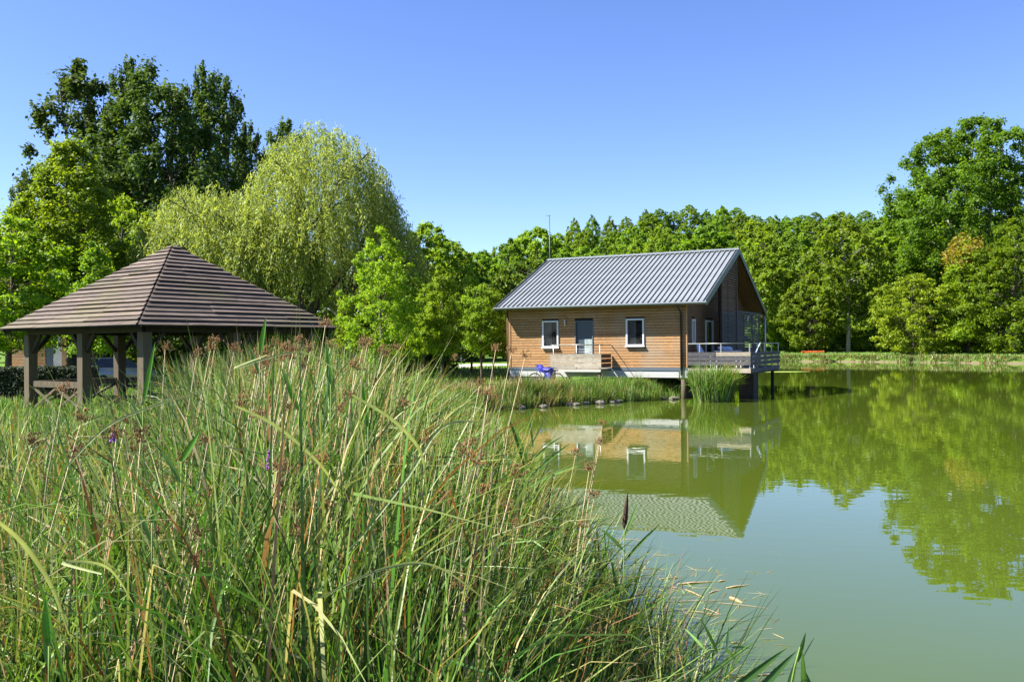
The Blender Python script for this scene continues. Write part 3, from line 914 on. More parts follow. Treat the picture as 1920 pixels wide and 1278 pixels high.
# bicycle leaning by the landing
bz = .50
bp_ = cab(-6.3, -1.72, bz)
bike = empty('bicycle', (bp_.x, bp_.y, max(gz(bp_.x, bp_.y), .42)), -YAW + R(4), 'bicycle with a bright blue cover over its saddle, parked by the cabin landing', 'bicycle')
for wx in (-.02, 1.03):
    w = MB().torus((wx, 0, .33), .315, .022, 'Y', 28, 6).build('wheel', M['black_rubber'], bike, True)
    MB().torus((wx, 0, .33), .288, .014, 'Y', 28, 5).build('rim', M['chrome'], w, True)
    s = MB()
    for k in range(12):
        a = math.pi * 2 * k / 12
        s.bar((wx, 0, .33), (wx + .28 * math.cos(a), 0, .33 + .28 * math.sin(a)), .005, .005)
    s.ball((wx, 0, .33), .03, .04, .03, 8, 5)
    s.build('spokes', M['chrome'], w)
f = MB()
for a, b_ in (((.16, 0, .78), (.45, 0, .30)), ((.45, 0, .30), (.60, 0, .80)), ((.17, 0, .74), (.58, 0, .72)), ((.45, 0, .30), (1.03, 0, .33)), ((.58, 0, .70), (1.03, 0, .33)), ((.14, 0, .90), (-.02, 0, .33))):
    f.tube([a, b_], .018, 6)
f.build('frame', M['dark_paint'], bike, True)
MB().tube([(.12, -.28, 1.0), (.13, -.1, .97), (.13, .1, .97), (.12, .28, 1.0)], .013, 6).tube([(.13, 0, .97), (.15, 0, .85)], .014, 6).build('handlebar', M['black_rubber'], bike, True)
MB().ball((.62, 0, .90), .13, .07, .035, 10, 6).tube([(.60, 0, .78), (.62, 0, .88)], .014, 6).build('saddle', M['black_rubber'], bike, True)
cv = MB()
outl = [(.10, 1.02), (.30, 1.0), (.42, .90), (.78, .88), (.84, .80), (.80, .62), (.86, .42), (.74, .25), (.56, .20), (.40, .28), (.50, .50), (.40, .70), (.16, .74), (.08, .86)]
ctr_ = Vector((.52, 0, .64)); NO = len(outl)
for lay, (k_, y_) in enumerate(((.55, -.17), (.85, -.13), (1.0, -.05), (1.0, .05), (.8, .10))):
    for i_, (x_, z_) in enumerate(outl):
        w_ = .03 * math.sin(i_ * 2.4 + lay * 1.3)
        cv.v.append((ctr_.x + (x_ - ctr_.x) * (k_ + w_), y_ + .045 * math.sin(i_ * 1.9), ctr_.z + (z_ - ctr_.z) * (k_ - w_)))
for lay in range(4):
    for i_ in range(NO):
        i2 = (i_ + 1) % NO
        cv.f.append((lay * NO + i_, lay * NO + i2, (lay + 1) * NO + i2, (lay + 1) * NO + i_))
cv.v += [(ctr_.x, -.13, ctr_.z), (ctr_.x, .08, ctr_.z)]
for i_ in range(NO):
    i2 = (i_ + 1) % NO
    cv.f += [(5 * NO, i2, i_), (5 * NO + 1, 4 * NO + i_, 4 * NO + i2)]
cv.build('cover', M['blue_cloth'], bike, False)
MB().tube([(.45, -.08, .30), (.53, -.08, .17)], .011, 6).ball((.53, -.12, .16), .05, .04, .012, 8, 4).torus((.45, -.05, .30), .085, .01, 'Y', 16, 5).build('crank', M['chrome'], bike, True)

# ------------------------------------------------------------------ gazebo
GC = Vector((-9.26, 22.4)); GR = Vector((.568, .823)); GLv = Vector((-.823, .568)); S = 6.8
gang = math.atan2(GR.y, GR.x)
cen = GC + GR * S / 2 + GLv * S / 2
ggz = 0.44
gaz = empty('gazebo', (cen.x, cen.y, 0), gang, 'open timber gazebo with a pyramid roof of weathered grey boards behind the sedges', 'gazebo')
# local frame: x along GR, y along GLv, centre at origin
EZg = CAM_H + .55; AZ = CAM_H + 3.06; H2 = S / 2
NROW = 20
for face in range(4):
    ang = face * math.pi / 2
    # face whose outward direction is (cos, sin) rotated
    od = Vector((math.cos(ang), math.sin(ang), 0)); td = Vector((-math.sin(ang), math.cos(ang), 0))
    slope = Vector((-od.x * H2, -od.y * H2, AZ - EZg)); sl = slope.length; sd_ = slope / sl
    nrm = Vector((od.x * (AZ - EZg), od.y * (AZ - EZg), H2)).normalized()
    for k in range(NROW):
        s0 = sl * k / NROW; s1 = sl * (k + 1.12) / NROW
        s1 = min(s1, sl * .998)
        w0 = H2 * (1 - s0 / sl); w1 = H2 * (1 - s1 / sl)
        cuts = [-1.0, 1.0]
        if w0 > 1.0: cuts = [-1.0, rnd.uniform(-.5, .5), 1.0]
        if w0 > 2.4: cuts = [-1.0, rnd.uniform(-.55, -.15), rnd.uniform(.15, .6), 1.0]
        for c0, c1 in zip(cuts[:-1], cuts[1:]):
            x00 = c0 * w0 if c0 == -1 else c0 * w0 + .003; x01 = c1 * w0 if c1 == 1 else c1 * w0 - .003
            x10 = -w1 if c0 == -1 else max(c0 * w0 + .003, -w1); x11 = w1 if c1 == 1 else min(c1 * w0 - .003, w1)
            if x10 > x11: x10 = x11 = (x10 + x11) / 2
            lo = .055 + rnd.uniform(-.012, .016); th = .03; up = .006
            base = od * H2 + Vector((0, 0, EZg))
            P0 = base + sd_ * s0; P1 = base + sd_ * s1
            bm_loc = (P0 + P1) / 2 + td * ((x00 + x01) / 2)
            q = [P0 + td * x00 + nrm * lo, P0 + td * x01 + nrm * lo, P1 + td * x11 + nrm * up, P1 + td * x10 + nrm * up,
                 P0 + td * x00 + nrm * (lo + th), P0 + td * x01 + nrm * (lo + th), P1 + td * x11 + nrm * (up + th), P1 + td * x10 + nrm * (up + th)]
            # store in a board frame so that the grain runs along the board
            Mx = Matrix((td, sd_, nrm)).transposed()
            Mi = Mx.inverted()
            m = MB().hexa([Mi @ (p - bm_loc) for p in q])
            o = m.build('roof_board', M['roof_board'], gaz)
            o.location = bm_loc; o.rotation_euler = Mx.to_euler()
# sarking under the boards, hip rafters and eave beams
sk = MB()
for face in range(4):
    ang = face * math.pi / 2
    c0 = Vector((H2 * math.cos(ang) - H2 * math.sin(ang), H2 * math.sin(ang) + H2 * math.cos(ang), EZg))
    c1 = Vector((H2 * math.cos(ang) + H2 * math.sin(ang), H2 * math.sin(ang) - H2 * math.cos(ang), EZg))
    n = len(sk.v); sk.v += [tuple(c0), tuple(c1), (0, 0, AZ - .02)]; sk.f.append((n, n + 2, n + 1))
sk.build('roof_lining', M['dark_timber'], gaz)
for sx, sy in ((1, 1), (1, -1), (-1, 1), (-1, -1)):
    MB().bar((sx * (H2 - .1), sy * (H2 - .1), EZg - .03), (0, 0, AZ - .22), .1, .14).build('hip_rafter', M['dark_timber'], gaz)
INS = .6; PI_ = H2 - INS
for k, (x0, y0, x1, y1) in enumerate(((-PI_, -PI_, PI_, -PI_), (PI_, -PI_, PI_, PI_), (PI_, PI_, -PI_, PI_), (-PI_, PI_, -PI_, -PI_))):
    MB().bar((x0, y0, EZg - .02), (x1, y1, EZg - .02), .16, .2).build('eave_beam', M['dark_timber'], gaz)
posts = []
for x in (-PI_, 0, PI_):
    for y in (-PI_, 0, PI_):
        if x == 0 and y == 0: continue
        posts.append((x, y))
        post_mat = M['post_wood']  # one wood for all posts
        piece('post', post_mat, gaz, x - .13, y - .13, gz(cen.x, cen.y) - .4, x + .13, y + .13, EZg - .12)
for (x, y) in posts:
    for (dx, dy) in ((1, 0), (-1, 0), (0, 1), (0, -1)):
        nx_, ny_ = x + dx * .55, y + dy * .55
        if abs(nx_) > PI_ + .01 or abs(ny_) > PI_ + .01: continue
        if not (abs(abs(nx_) - PI_) < .01 or abs(abs(ny_) - PI_) < .01): continue
        if (dx and abs(abs(y) - PI_) > .01) or (dy and abs(abs(x) - PI_) > .01): continue
        MB().bar((x + dx * .13, y + dy * .13, EZg - .62), (nx_, ny_, EZg - .12), .09, .1).build('knee_brace', M['dark_timber'], gaz)
# balustrades with X braces; the near-left side faces the sun (local x = -PI_)
gzb = gz(cen.x, cen.y)
for (ax, ay, bx_, by_) in ((-PI_, 0, -PI_, PI_), (-PI_, PI_, 0, PI_), (0, PI_, PI_, PI_), (PI_, PI_, PI_, 0), (PI_, 0, PI_, -PI_)):
    d_ = Vector((bx_ - ax, by_ - ay, 0)).normalized() * .13
    A = Vector((ax, ay, 0)) + d_; B = Vector((bx_, by_, 0)) - d_
    zt = gzb + .88
    MB().bar(A + Vector((0, 0, zt)), B + Vector((0, 0, zt)), .09, .17).build('top_rail', M['post_wood'], gaz)
    MB().bar(A + Vector((0, 0, gzb + .12)), B + Vector((0, 0, gzb + .12)), .07, .1).build('bottom_rail', M['post_wood'], gaz)
    Cm = (A + B) / 2
    for (P, Q) in ((A, Cm), (Cm, B)):
        MB().bar(P + Vector((0, 0, gzb + .17)), Q + Vector((0, 0, zt - .09)), .04, .07).build('brace', M['post_wood'], gaz)
        MB().bar(Q + Vector((0, 0, gzb + .17)), P + Vector((0, 0, zt - .09)) + d_ * .0, .045, .065).build('brace', M['post_wood'], gaz)

# picnic bench inside the gazebo
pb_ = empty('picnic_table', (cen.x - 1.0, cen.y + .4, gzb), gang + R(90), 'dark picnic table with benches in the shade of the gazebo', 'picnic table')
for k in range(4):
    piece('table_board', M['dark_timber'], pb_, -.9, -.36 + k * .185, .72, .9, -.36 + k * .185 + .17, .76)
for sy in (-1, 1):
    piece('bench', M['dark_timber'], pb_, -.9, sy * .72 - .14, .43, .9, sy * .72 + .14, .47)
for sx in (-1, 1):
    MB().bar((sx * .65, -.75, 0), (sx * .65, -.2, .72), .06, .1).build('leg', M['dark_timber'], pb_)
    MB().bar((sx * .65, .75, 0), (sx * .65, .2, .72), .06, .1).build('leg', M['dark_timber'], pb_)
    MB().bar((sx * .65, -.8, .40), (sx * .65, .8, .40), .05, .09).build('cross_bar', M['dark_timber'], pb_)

# ------------------------------------------------------------------ parked cars
def car(loc, rz, paint, label, h=1.45):
    r = empty('parked_car', loc, rz, label, 'car', None)
    # body: lofted cross sections along x
    secs = [(-2.05, .42, .70, .72), (-1.95, .30, .92, .82), (-1.2, .25, .98, .86), (0, .24, .96, .87), (1.1, .25, .90, .86), (1.75, .28, .80, .80), (2.05, .38, .62, .66)]
    m = MB()
    for (x, z0, z1, w) in secs:
        m.v += [(x, -w, z0), (x, -w - .02, (z0 + z1) / 2), (x, -w * .94, z1), (x, w * .94, z1), (x, w + .02, (z0 + z1) / 2), (x, w, z0)]
    for i in range(len(secs) - 1):
        for k in range(6):
            k2 = (k + 1) % 6
            m.f.append((i * 6 + k, i * 6 + k2, (i + 1) * 6 + k2, (i + 1) * 6 + k))
    m.f += [tuple(range(5, -1, -1)), tuple((len(secs) - 1) * 6 + k for k in range(6))]
    m.build('body', paint, r, True)
    cb = MB()
    lo = [(-1.75, -.78), (1.0, -.78), (1.0, .78), (-1.75, .78)]; hi = [(-1.35, -.60), (.25, -.60), (.25, .60), (-1.35, .60)]
    cb.hexa([(x, y, .93) for x, y in lo] + [(x, y, h - .04) for x, y in hi])
    cb.build('cabin_glass', M['glass_dark'], r)
    rf = MB().hexa([(x * 1.02, y * 1.03, h - .045) for x, y in hi] + [(x * .9, y * .9, h) for x, y in hi])
    rf.build('roof', paint, r)
    for sx in (-1.3, 1.25):
        for sy in (-1, 1):
            w = MB().tube([(sx, sy * .72, .32), (sx, sy * .90, .32)], .32, 18).build('wheel', M['black_rubber'], r, False)
            MB().tube([(sx, sy * .89, .32), (sx, sy * .91, .32)], .19, 12).build('rim', M['chrome'], w)
    for sy in (-1, 1):
        MB().ball((1.95, sy * .55, .62), .10, .16, .08, 8, 5).build('headlight', M['lamp_glass'], r, True)
        MB().box(-2.07, sy * .62 - .12, .66, -1.98, sy * .62 + .12, .84).build('tail_light', M['red_light'], r)
    return r
M['glass_dark'] = simple('glass_dark', (0.02, 0.024, 0.024), 0.06)
M['red_light'] = simple('red_light', (0.35, 0.01, 0.01), 0.3)
HEDGE = True
p = at(215, 690, 45.0); car((p.x, 45.0, gz(p.x, 45)), R(60), M['car_silver'], 'silver parked car glimpsed between the middle gazebo posts')

# ------------------------------------------------------------------ far chalets behind the trees
def chalet(px0, px1, Y, label, doors, wins, h=2.9, rz=0.0):
    a = at(px0, 680, Y); b_ = at(px1, 680, Y); L_ = b_.x - a.x
    z0 = gz(a.x, Y)
    r = empty('timber_chalet', ((a.x + b_.x) / 2, Y, z0), rz, label, 'chalet', 'orange timber chalets behind the trees')
    MB().box(-L_ / 2 + .02, .03, .1, L_ / 2 - .02, 5.0, h - .05).build('wall', M['dark_timber'], r)
    z = .12
    while z < h - .05:
        segs = [(-L_ / 2, L_ / 2)]
        for (c0, c1, o0, o1) in doors + wins:
            if z + .2 > o0 and z < o1:
                ns = []
                for s in segs:
                    if s[0] < c0 and s[1] > c1: ns += [(s[0], c0), (c1, s[1])]
                    else: ns.append(s)
                segs = ns
        for s in segs:
            piece('cladding_board', M['cladding'], r, s[0], -.03, z, s[1], .028, z + .185)
        z += .2
    for (c0, c1, o0, o1) in doors:
        dd = MB().box(c0 + .05, -.01, o0, c1 - .05, .04, o1 - .05).build('door', M['dark_door'], r)
        MB().box(c0 + (c1 - c0) * .55, -.04, o0, c1 + .1, -.011, o1 - .05).build('shutter', M['white_beam'], dd)
    for (c0, c1, o0, o1) in wins:
        m = MB(); t = .07
        m.box(c0, -.06, o0, c0 + t, .05, o1); m.box(c1 - t, -.06, o0, c1, .05, o1); m.box(c0 + t, -.06, o1 - t, c1 - t, .05, o1); m.box(c0 + t, -.06, o0, c1 - t, .05, o0 + t)
        w = m.build('window', M['white_frame'], r)
        MB().box(c0 + t, -.0, o0 + t, c1 - t, .02, o1 - t).build('pane', M['white_paint'], w)
    m = MB()
    m.hexa([(-L_ / 2 - .4, -.6, h - .1), (L_ / 2 + .4, -.6, h - .1), (L_ / 2 + .4, 2.5, h + 1.2), (-L_ / 2 - .4, 2.5, h + 1.2),
            (-L_ / 2 - .4, -.6, h), (L_ / 2 + .4, -.6, h), (L_ / 2 + .4, 2.5, h + 1.3), (-L_ / 2 - .4, 2.5, h + 1.3)])
    m.hexa([(-L_ / 2 - .4, 2.501, h + 1.2), (L_ / 2 + .4, 2.501, h + 1.2), (L_ / 2 + .4, 5.6, h - .1), (-L_ / 2 - .4, 5.6, h - .1),
            (-L_ / 2 - .4, 2.501, h + 1.3), (L_ / 2 + .4, 2.501, h + 1.3), (L_ / 2 + .4, 5.6, h), (-L_ / 2 - .4, 5.6, h)])
    m.build('roof', M['zinc'], r)
    return r
chalet(22, 140, 60, 'orange timber chalet with dark doorway seen between the left gazebo posts', [(.15, 1.15, .12, 2.3)], [(1.62, 2.0, 1.25, 2.35)], 2.55)
chalet(838, 872, 74, 'small orange timber chalet beyond the gravel lane among young trees', [(.15, .6, .12, 2.1)], [], 2.3)

# ------------------------------------------------------------------ trees
def leaf_mesh(name, C, Nn, size, aspect, mat, tone, droop=None):
    """rhombic leaves; C centres, Nn normals, size half length; droop = preferred long axis"""
    n = len(C)
    r_ = rng.normal(size=(n, 3)) if droop is None else droop + rng.normal(size=(n, 3)) * .25
    t = r_ - (r_ * Nn).sum(1)[:, None] * Nn
    t /= np.linalg.norm(t, axis=1)[:, None] + 1e-9
    b_ = np.cross(Nn, t)
    s = size[:, None]
    V = np.empty((n, 4, 3))
    V[:, 0] = C - t * s; V[:, 1] = C + b_ * s * aspect - t * s * .1 + Nn * s * .12
    V[:, 2] = C + t * s; V[:, 3] = C - b_ * s * aspect - t * s * .1 + Nn * s * .12
    F = np.arange(n * 4).reshape(n, 4)
    return np_mesh(name, V.reshape(-1, 3), F, mat, {'tone': np.repeat(tone, 4)})


def unit(v):
    return v / (np.linalg.norm(v, axis=1)[:, None] + 1e-9)


def make_tree(seed, H, h0, prof, W, ncl, rc, per, leaf, mat, aspect=.55, barkmat=None, vz=.8, trunk_r=None, upright=0.0, tone_b=(.15, .85), stems=1, spread=.0, lean=0.0, hollow=.45, top_shift=0.0):
    """returns trunk mesh, crown mesh; base at origin"""
    g = np.random.default_rng(seed); rr = random.Random(seed)
    # clump centres
    C = []
    tries = 0
    while len(C) < ncl and tries < ncl * 60:
        tries += 1
        t = g.random(); rmax = prof(t)
        if g.random() > rmax ** 1.1 + .04: continue
        th = g.random() * 2 * math.pi
        rho = rmax * W / 2 * (hollow + (1 - hollow) * math.sqrt(g.random()))
        # lobes: outline varies with angle and height
        rho *= 1 + .20 * math.sin(th * 3 + seed + t * 5) + .12 * math.sin(th * 5 - t * 11 + seed * 2)
        z = h0 + (H - h0) * t
        C.append((rho * math.cos(th) + lean * t, rho * math.sin(th), z))
    C = np.array(C)
    cr = rc * (.6 + .7 * g.random(len(C)))
    tt = (C[:, 2] - h0) / (H - h0)
    cr *= (1.1 - .45 * np.clip(tt, 0, 1))
    n = len(C) * per
    idx = np.repeat(np.arange(len(C)), per)
    D = unit(g.normal(size=(n, 3)))
    rad = cr[idx] * np.minimum(np.abs(g.normal(size=n)) * .42 + .35 * g.random(n) ** .5, 1.9)
    off = D * rad[:, None]
    off[:, 2] *= vz
    off[:, 0] += .12 * rad * np.sin(idx * 1.7); off[:, 1] += .12 * rad * np.cos(idx * 2.3)
    P = C[idx] + off
    P = P[P[:, 2] > .15]; m_ = len(P)
    D = D[:m_]; idx = idx[:m_]
    Nn = unit(D * .55 + np.array([0, 0, .55]) + g.normal(size=(m_, 3)) * .55)
    cl_tone = g.random(len(C))
    tone = np.clip(tone_b[0] + (tone_b[1] - tone_b[0]) * (.45 * cl_tone[idx] + .55 * g.random(m_)), 0, 1)
    size = leaf * (.65 + .7 * g.random(m_))
    crown = leaf_mesh('crown', P, Nn, size, aspect, mat, tone)
    # trunk and limbs
    mb = MB()
    tr = trunk_r or H * .018
    tops = []
    for s in range(stems):
        a = 2 * math.pi * s / max(stems, 1) + seed
        dx = math.cos(a) * spread * W * .5; dy = math.sin(a) * spread * W * .5
        k = 7; pts = []; rad_ = []
        for i in range(k):
            t = i / (k - 1)
            pts.append((dx * t ** 1.2 + lean * t * t + rr.uniform(-.012, .012) * H * (i > 0), dy * t ** 1.2 + rr.uniform(-.012, .012) * H * (i > 0), -.3 + (H * .93 + .3) * t))
            rad_.append(tr * (1 - t) ** .8 + .02 + (tr * .35 if i == 0 else 0))
        mb.tube(pts, rad_, 7)
        tops.append(pts)
    sel = g.permutation(len(C))[:min(len(C), 70)]
    for j in sel:
        c = Vector(C[j]); pts = tops[j % len(tops)]
        zt = max(h0 * .75, c.z - .45 * math.hypot(c.x, c.y) - .1 * H * upright)
        tt_ = min(max((zt + .3) / (H * .93 + .3), 0), .98) * 6
        i0 = int(tt_); fr_ = tt_ - i0
        A = Vector(pts[i0]).lerp(Vector(pts[min(i0 + 1, 6)]), fr_)
        Mi = A.lerp(c, .5) + Vector((0, 0, -.06 * (c - A).length))
        r0 = tr * .30 * (1 - .6 * tt_ / 6)
        mb.tube([A, Mi, c], [r0, r0 * .6, r0 * .22], 4, cap=False)
    trunk = mb.mesh('trunk', barkmat or M['bark'], True)
    return trunk, crown


def plant_tree(name, meshes, x, y, label, cat='tree', group=None, rz=None, sc=1.0, sz=None, extra=None):
    r = empty(name, (x, y, gz(x, y) - .02), rnd.uniform(0, 6.28) if rz is None else rz, label, cat, group)
    r.scale = (sc, sc, sz or sc)
    link('trunk', meshes[0], r); link('crown', meshes[1], r)
    if extra: link('amber_leaves', extra, r)
    return r

def p_round(t): return max(0.0, math.sin(math.pi * min(1, (t * .93 + .07))) ** .55)
def p_cone(t): return max(0.05, (1 - t) ** .65 * (0.55 + .45 * min(1, t * 5 + .2)))
def p_oval(t): return max(0.05, math.sin(math.pi * (t * .88 + .12)) ** .75)
def p_pop(t): return max(0.12, (.55 + .45 * math.sin(math.pi * min(1, t * 1.05))) * (1 - t ** 6))

def p_crown(t): return (.72 + .28 * math.sin(math.pi * min(1, t * 1.1))) * max(0.05, 1 - t ** 5) ** .5
T = {}
T['pop_a'] = make_tree(3, 27, 5, p_crown, 14.0, 260, 1.25, 140, .20, M['poplar_leaf'], .6, vz=1.5, stems=3, spread=.35, upright=1, trunk_r=.38, hollow=.25)
T['pop_b'] = make_tree(8, 24, 4, p_crown, 10, 160, 1.15, 140, .20, M['poplar_leaf'], .6, vz=1.5, stems=2, spread=.35, upright=1, trunk_r=.33, hollow=.25)
T['maple_a'] = make_tree(21, 16.5, 3.0, p_cone, 10.5, 440, .9, 130, .115, M['maple_leaf'], .6, vz=.7)
T['maple_b'] = make_tree(22, 11, 2.6, p_round, 8.5, 270, .8, 130, .115, M['maple_leaf'], .6, vz=.7)
T['young_a'] = make_tree(31, 7.4, .5, p_oval, 3.7, 250, .36, 150, .048, M['young_leaf'], .6, vz=.8, trunk_r=.07, hollow=.2)
T['young_b'] = make_tree(32, 5.8, 1.7, p_cone, 2.4, 170, .29, 150, .046, M['young_leaf'], .6, vz=.8, trunk_r=.055, hollow=.2)
T['young_c'] = make_tree(33, 5.0, 1.7, p_round, 2.7, 170, .31, 150, .046, M['young_leaf'], .6, vz=.8, trunk_r=.06, hollow=.2)
T['wood_a'] = make_tree(41, 18, 2, p_oval, 10, 330, .85, 105, .185, M['wood_leaf'], .62, vz=.85)
T['wood_b'] = make_tree(42, 19, 1.5, p_pop, 8, 300, .8, 105, .185, M['wood_leaf'], .62, vz=1.25, upright=1)
T['wood_c'] = make_tree(43, 15, 1, p_round, 11, 330, .9, 105, .185, M['wood_leaf'], .62, vz=.75)
T['wood_d'] = make_tree(44, 17, 2, p_cone, 9, 300, .8, 105, .185, M['wood_leaf'], .62, vz=.8)
T['dark_c'] = make_tree(45, 13, .5, p_round, 11, 170, 1.2, 80, .26, M['dark_leaf'], .62, vz=.8)
T['great'] = make_tree(51, 33, 5, p_round, 25, 1150, 1.5, 110, .21, M['wood_leaf'], .6, vz=.95, stems=3, spread=.4, trunk_r=.45, hollow=.05, tone_b=(.0, .6), barkmat=M['pale_bark'])
T['birchy'] = make_tree(52, 20, 4.5, p_oval, 11, 150, 1.25, 90, .24, M['wood_leaf'], .6, vz=.9, barkmat=M['pale_bark'], trunk_r=.26, hollow=.1, lean=-1.0)
T['bright_r'] = make_tree(53, 16.5, .6, p_oval, 12.5, 400, 1.0, 110, .16, M['maple_leaf'], .6, vz=.65, hollow=.35)
T['lime_r'] = make_tree(54, 11.5, .4, p_round, 13, 320, 1.0, 110, .16, M['lime_leaf'], .6, vz=.5, hollow=.3)
T['shrub'] = make_tree(61, 4.0, .1, p_round, 6, 60, .85, 80, .16, M['dark_leaf'], .6, vz=.8, trunk_r=.05)
T['shrub_l'] = make_tree(62, 3.0, .1, p_round, 5, 60, .75, 80, .15, M['wood_leaf'], .6, vz=.8, trunk_r=.05)


def place(kind, px, Y, label, group=None, sc=1.0, sz=None, name='broadleaf_tree', rz=None, cat='tree'):
    x = at(px, 640, Y).x
    return plant_tree(name, T[kind], x, Y, label, cat, group, rz, sc, sz)

# left side
place('pop_a', 300, 84, 'tallest dark green poplar standing behind the gazebo and willow', name='poplar_tree', rz=.6, sc=1.05, sz=1.0)
place('pop_b', 160, 88, 'dark green poplar behind the bright maple, left of the tallest poplar', name='poplar_tree', rz=2.1, sc=1.15, sz=1.20)
place('pop_b', 418, 92, 'slim dark poplar at the right flank of the tallest poplar', name='poplar_tree', rz=4.1, sc=.74, sz=1.19)
place('pop_b', 470, 96, 'short dark poplar peeping over the left lobe of the willow', name='poplar_tree', rz=1.0, sc=.62, sz=1.03)
place('pop_b', 540, 100, 'green poplar top rising just behind the crest of the willow', name='poplar_tree', rz=3.0, sc=.75, sz=1.08)
place('pop_b', 62, 90, 'dark poplar at the far left edge beyond the bright maple', name='poplar_tree', rz=5.0, sc=.6, sz=.80)
place('pop_b', 378, 88, 'dark poplar plume on the right shoulder of the tallest poplar', name='poplar_tree', rz=5.4, sc=.7, sz=1.19)
place('pop_b', 248, 86, 'dark poplar plume just left of the tallest poplar peak', name='poplar_tree', rz=2.9, sc=.66, sz=1.18)
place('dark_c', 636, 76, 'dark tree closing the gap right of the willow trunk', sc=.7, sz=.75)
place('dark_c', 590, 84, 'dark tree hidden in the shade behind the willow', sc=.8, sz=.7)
place('maple_a', 132, 50, 'bright green maple towering behind the left half of the gazebo', name='maple_tree', rz=.4, sc=.84, sz=.82)
place('maple_b', 20, 46, 'bright green tree at the left picture edge above the gazebo eave', name='maple_tree', sc=.86, sz=.78)
place('maple_b', -20, 92, 'dark green tree cut by the left edge of the photograph', name='maple_tree', sc=1.1, sz=1.05)
place('young_b', 178, 36, 'small fresh green tree just behind the gazebo roof, left of its peak', name='young_tree', sc=1.05, sz=1.08)
place('maple_b', 232, 58, 'shaded green tree between the bright maple and the willow', name='maple_tree', sc=.9, sz=1.0)
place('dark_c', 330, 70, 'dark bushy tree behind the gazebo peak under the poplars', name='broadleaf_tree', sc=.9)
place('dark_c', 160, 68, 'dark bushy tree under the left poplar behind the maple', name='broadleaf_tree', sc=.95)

# middle
place('young_a', 716, 41, 'largest bright young tree, right beside the willow', name='young_tree', rz=1.2, sc=.98)
place('young_b', 830, 43, 'slender bright young tree in front of the gravel lane', name='young_tree', rz=.5, sc=1.0)
place('young_c', 903, 46, 'rounded young tree nearest the cabin on its left', name='young_tree', rz=2.5, sc=1.0)
place('young_a', 775, 52, 'young tree behind and between the two bright young trees', name='young_tree', rz=4, sc=.86)
place('young_c', 884, 53, 'young tree between the slender young tree and the cabin side tree', name='young_tree', rz=5.2, sc=.95)
place('young_b', 926, 47, 'slim young tree closest to the left cabin corner', name='young_tree', rz=.9, sc=.85)
place('young_b', 796, 48, 'slim young tree left of the slender bright young tree', name='young_tree', rz=1.9, sc=.9)
place('young_b', 648, 47, 'small bright young tree in the shade edge of the willow', name='young_tree', rz=2.2, sc=.8)
place('wood_c', 842, 86, 'yellowish green broad tree behind the slender young tree', sc=.68, sz=.74)
place('wood_c', 905, 90, 'yellowish green round tree behind the young tree nearest the cabin', sc=.62, sz=.70)
place('dark_c', 952, 92, 'dark tree just left of the antenna mast', sc=.72, sz=.78)
place('wood_c', 800, 80, 'green tree behind the young trees beside the lane', sc=.7, sz=.8)
place('dark_c', 990, 84, 'dark bushy tree behind the left corner of the cabin roof', sc=.62, sz=.72)
place('dark_c', 870, 78, 'low dark tree overhanging the small far chalet', sc=.45, sz=.46)

# right bank
place('great', 1822, 128, 'tallest broad tree on the right, open crown against the sky', name='poplar_tree', rz=.3, sc=1.0, sz=.99)
place('birchy', 1590, 124, 'tree with a pale leaning trunk standing on the far bank', name='birch_tree', rz=0.0, sc=1.0, sz=1.0)
place('lime_r', 1712, 108, 'low yellow-green tree with sweeping boughs on the far bank', name='broadleaf_tree', sc=.78, sz=.86, rz=1)
place('bright_r', 1905, 102, 'bright green maple at the right edge of the far bank', name='maple_tree', sc=.84, sz=.94, rz=2)
place('wood_c', 1655, 132, 'dense mid green tree between the pale trunk and the great tree', sc=1.0, sz=1.18)
place('wood_d', 1725, 140, 'green tree filling the lower left flank of the great tree', sc=1.1, sz=1.15)
place('wood_a', 1490, 140, 'tall green tree right of the cabin gable on the far bank', sc=1.0, sz=1.09)
place('wood_c', 1520, 126, 'rounded shaded tree at the far bank left of the pale trunk', sc=.72, sz=.72)
place('wood_a', 1432, 132, 'green tree showing directly behind the cabin gable', sc=.95, sz=1.0)
place('wood_c', 1960, 120, 'green tree cut by the right picture edge behind the maple', sc=1.0, sz=1.2)

# amber topped maple
tm = make_tree(71, 14.5, .5, p_cone, 9.0, 360, .85, 110, .155, M['maple_leaf'], .6, vz=.65, hollow=.3)
g_ = np.random.default_rng(5); n = 2200
tz = g_.random(n) ** .8
th = g_.random(n) * 6.283
ctr = g_.normal(size=(46, 3)) * np.array([1.9, 1.9, 1.1]) + np.array([0, 0, 12.6])
Pm = ctr[g_.integers(0, 46, n)] + g_.normal(size=(n, 3)) * .42
Pm = Pm[np.hypot(Pm[:, 0], Pm[:, 1]) < 1.0 + (15.4 - Pm[:, 2]) * .75]
amber = leaf_mesh('amber_leaves', Pm, unit(g_.normal(size=(len(Pm), 3)) + np.array([-.3, -.3, .7])), np.full(len(Pm), .19), .6, M['amber_leaf'], g_.random(len(Pm)))
x = at(1818, 640, 106).x
plant_tree('maple_tree', tm, x, 106, 'green maple whose top has turned amber, in front of the great tree', rz=.2, extra=amber, sc=.96)

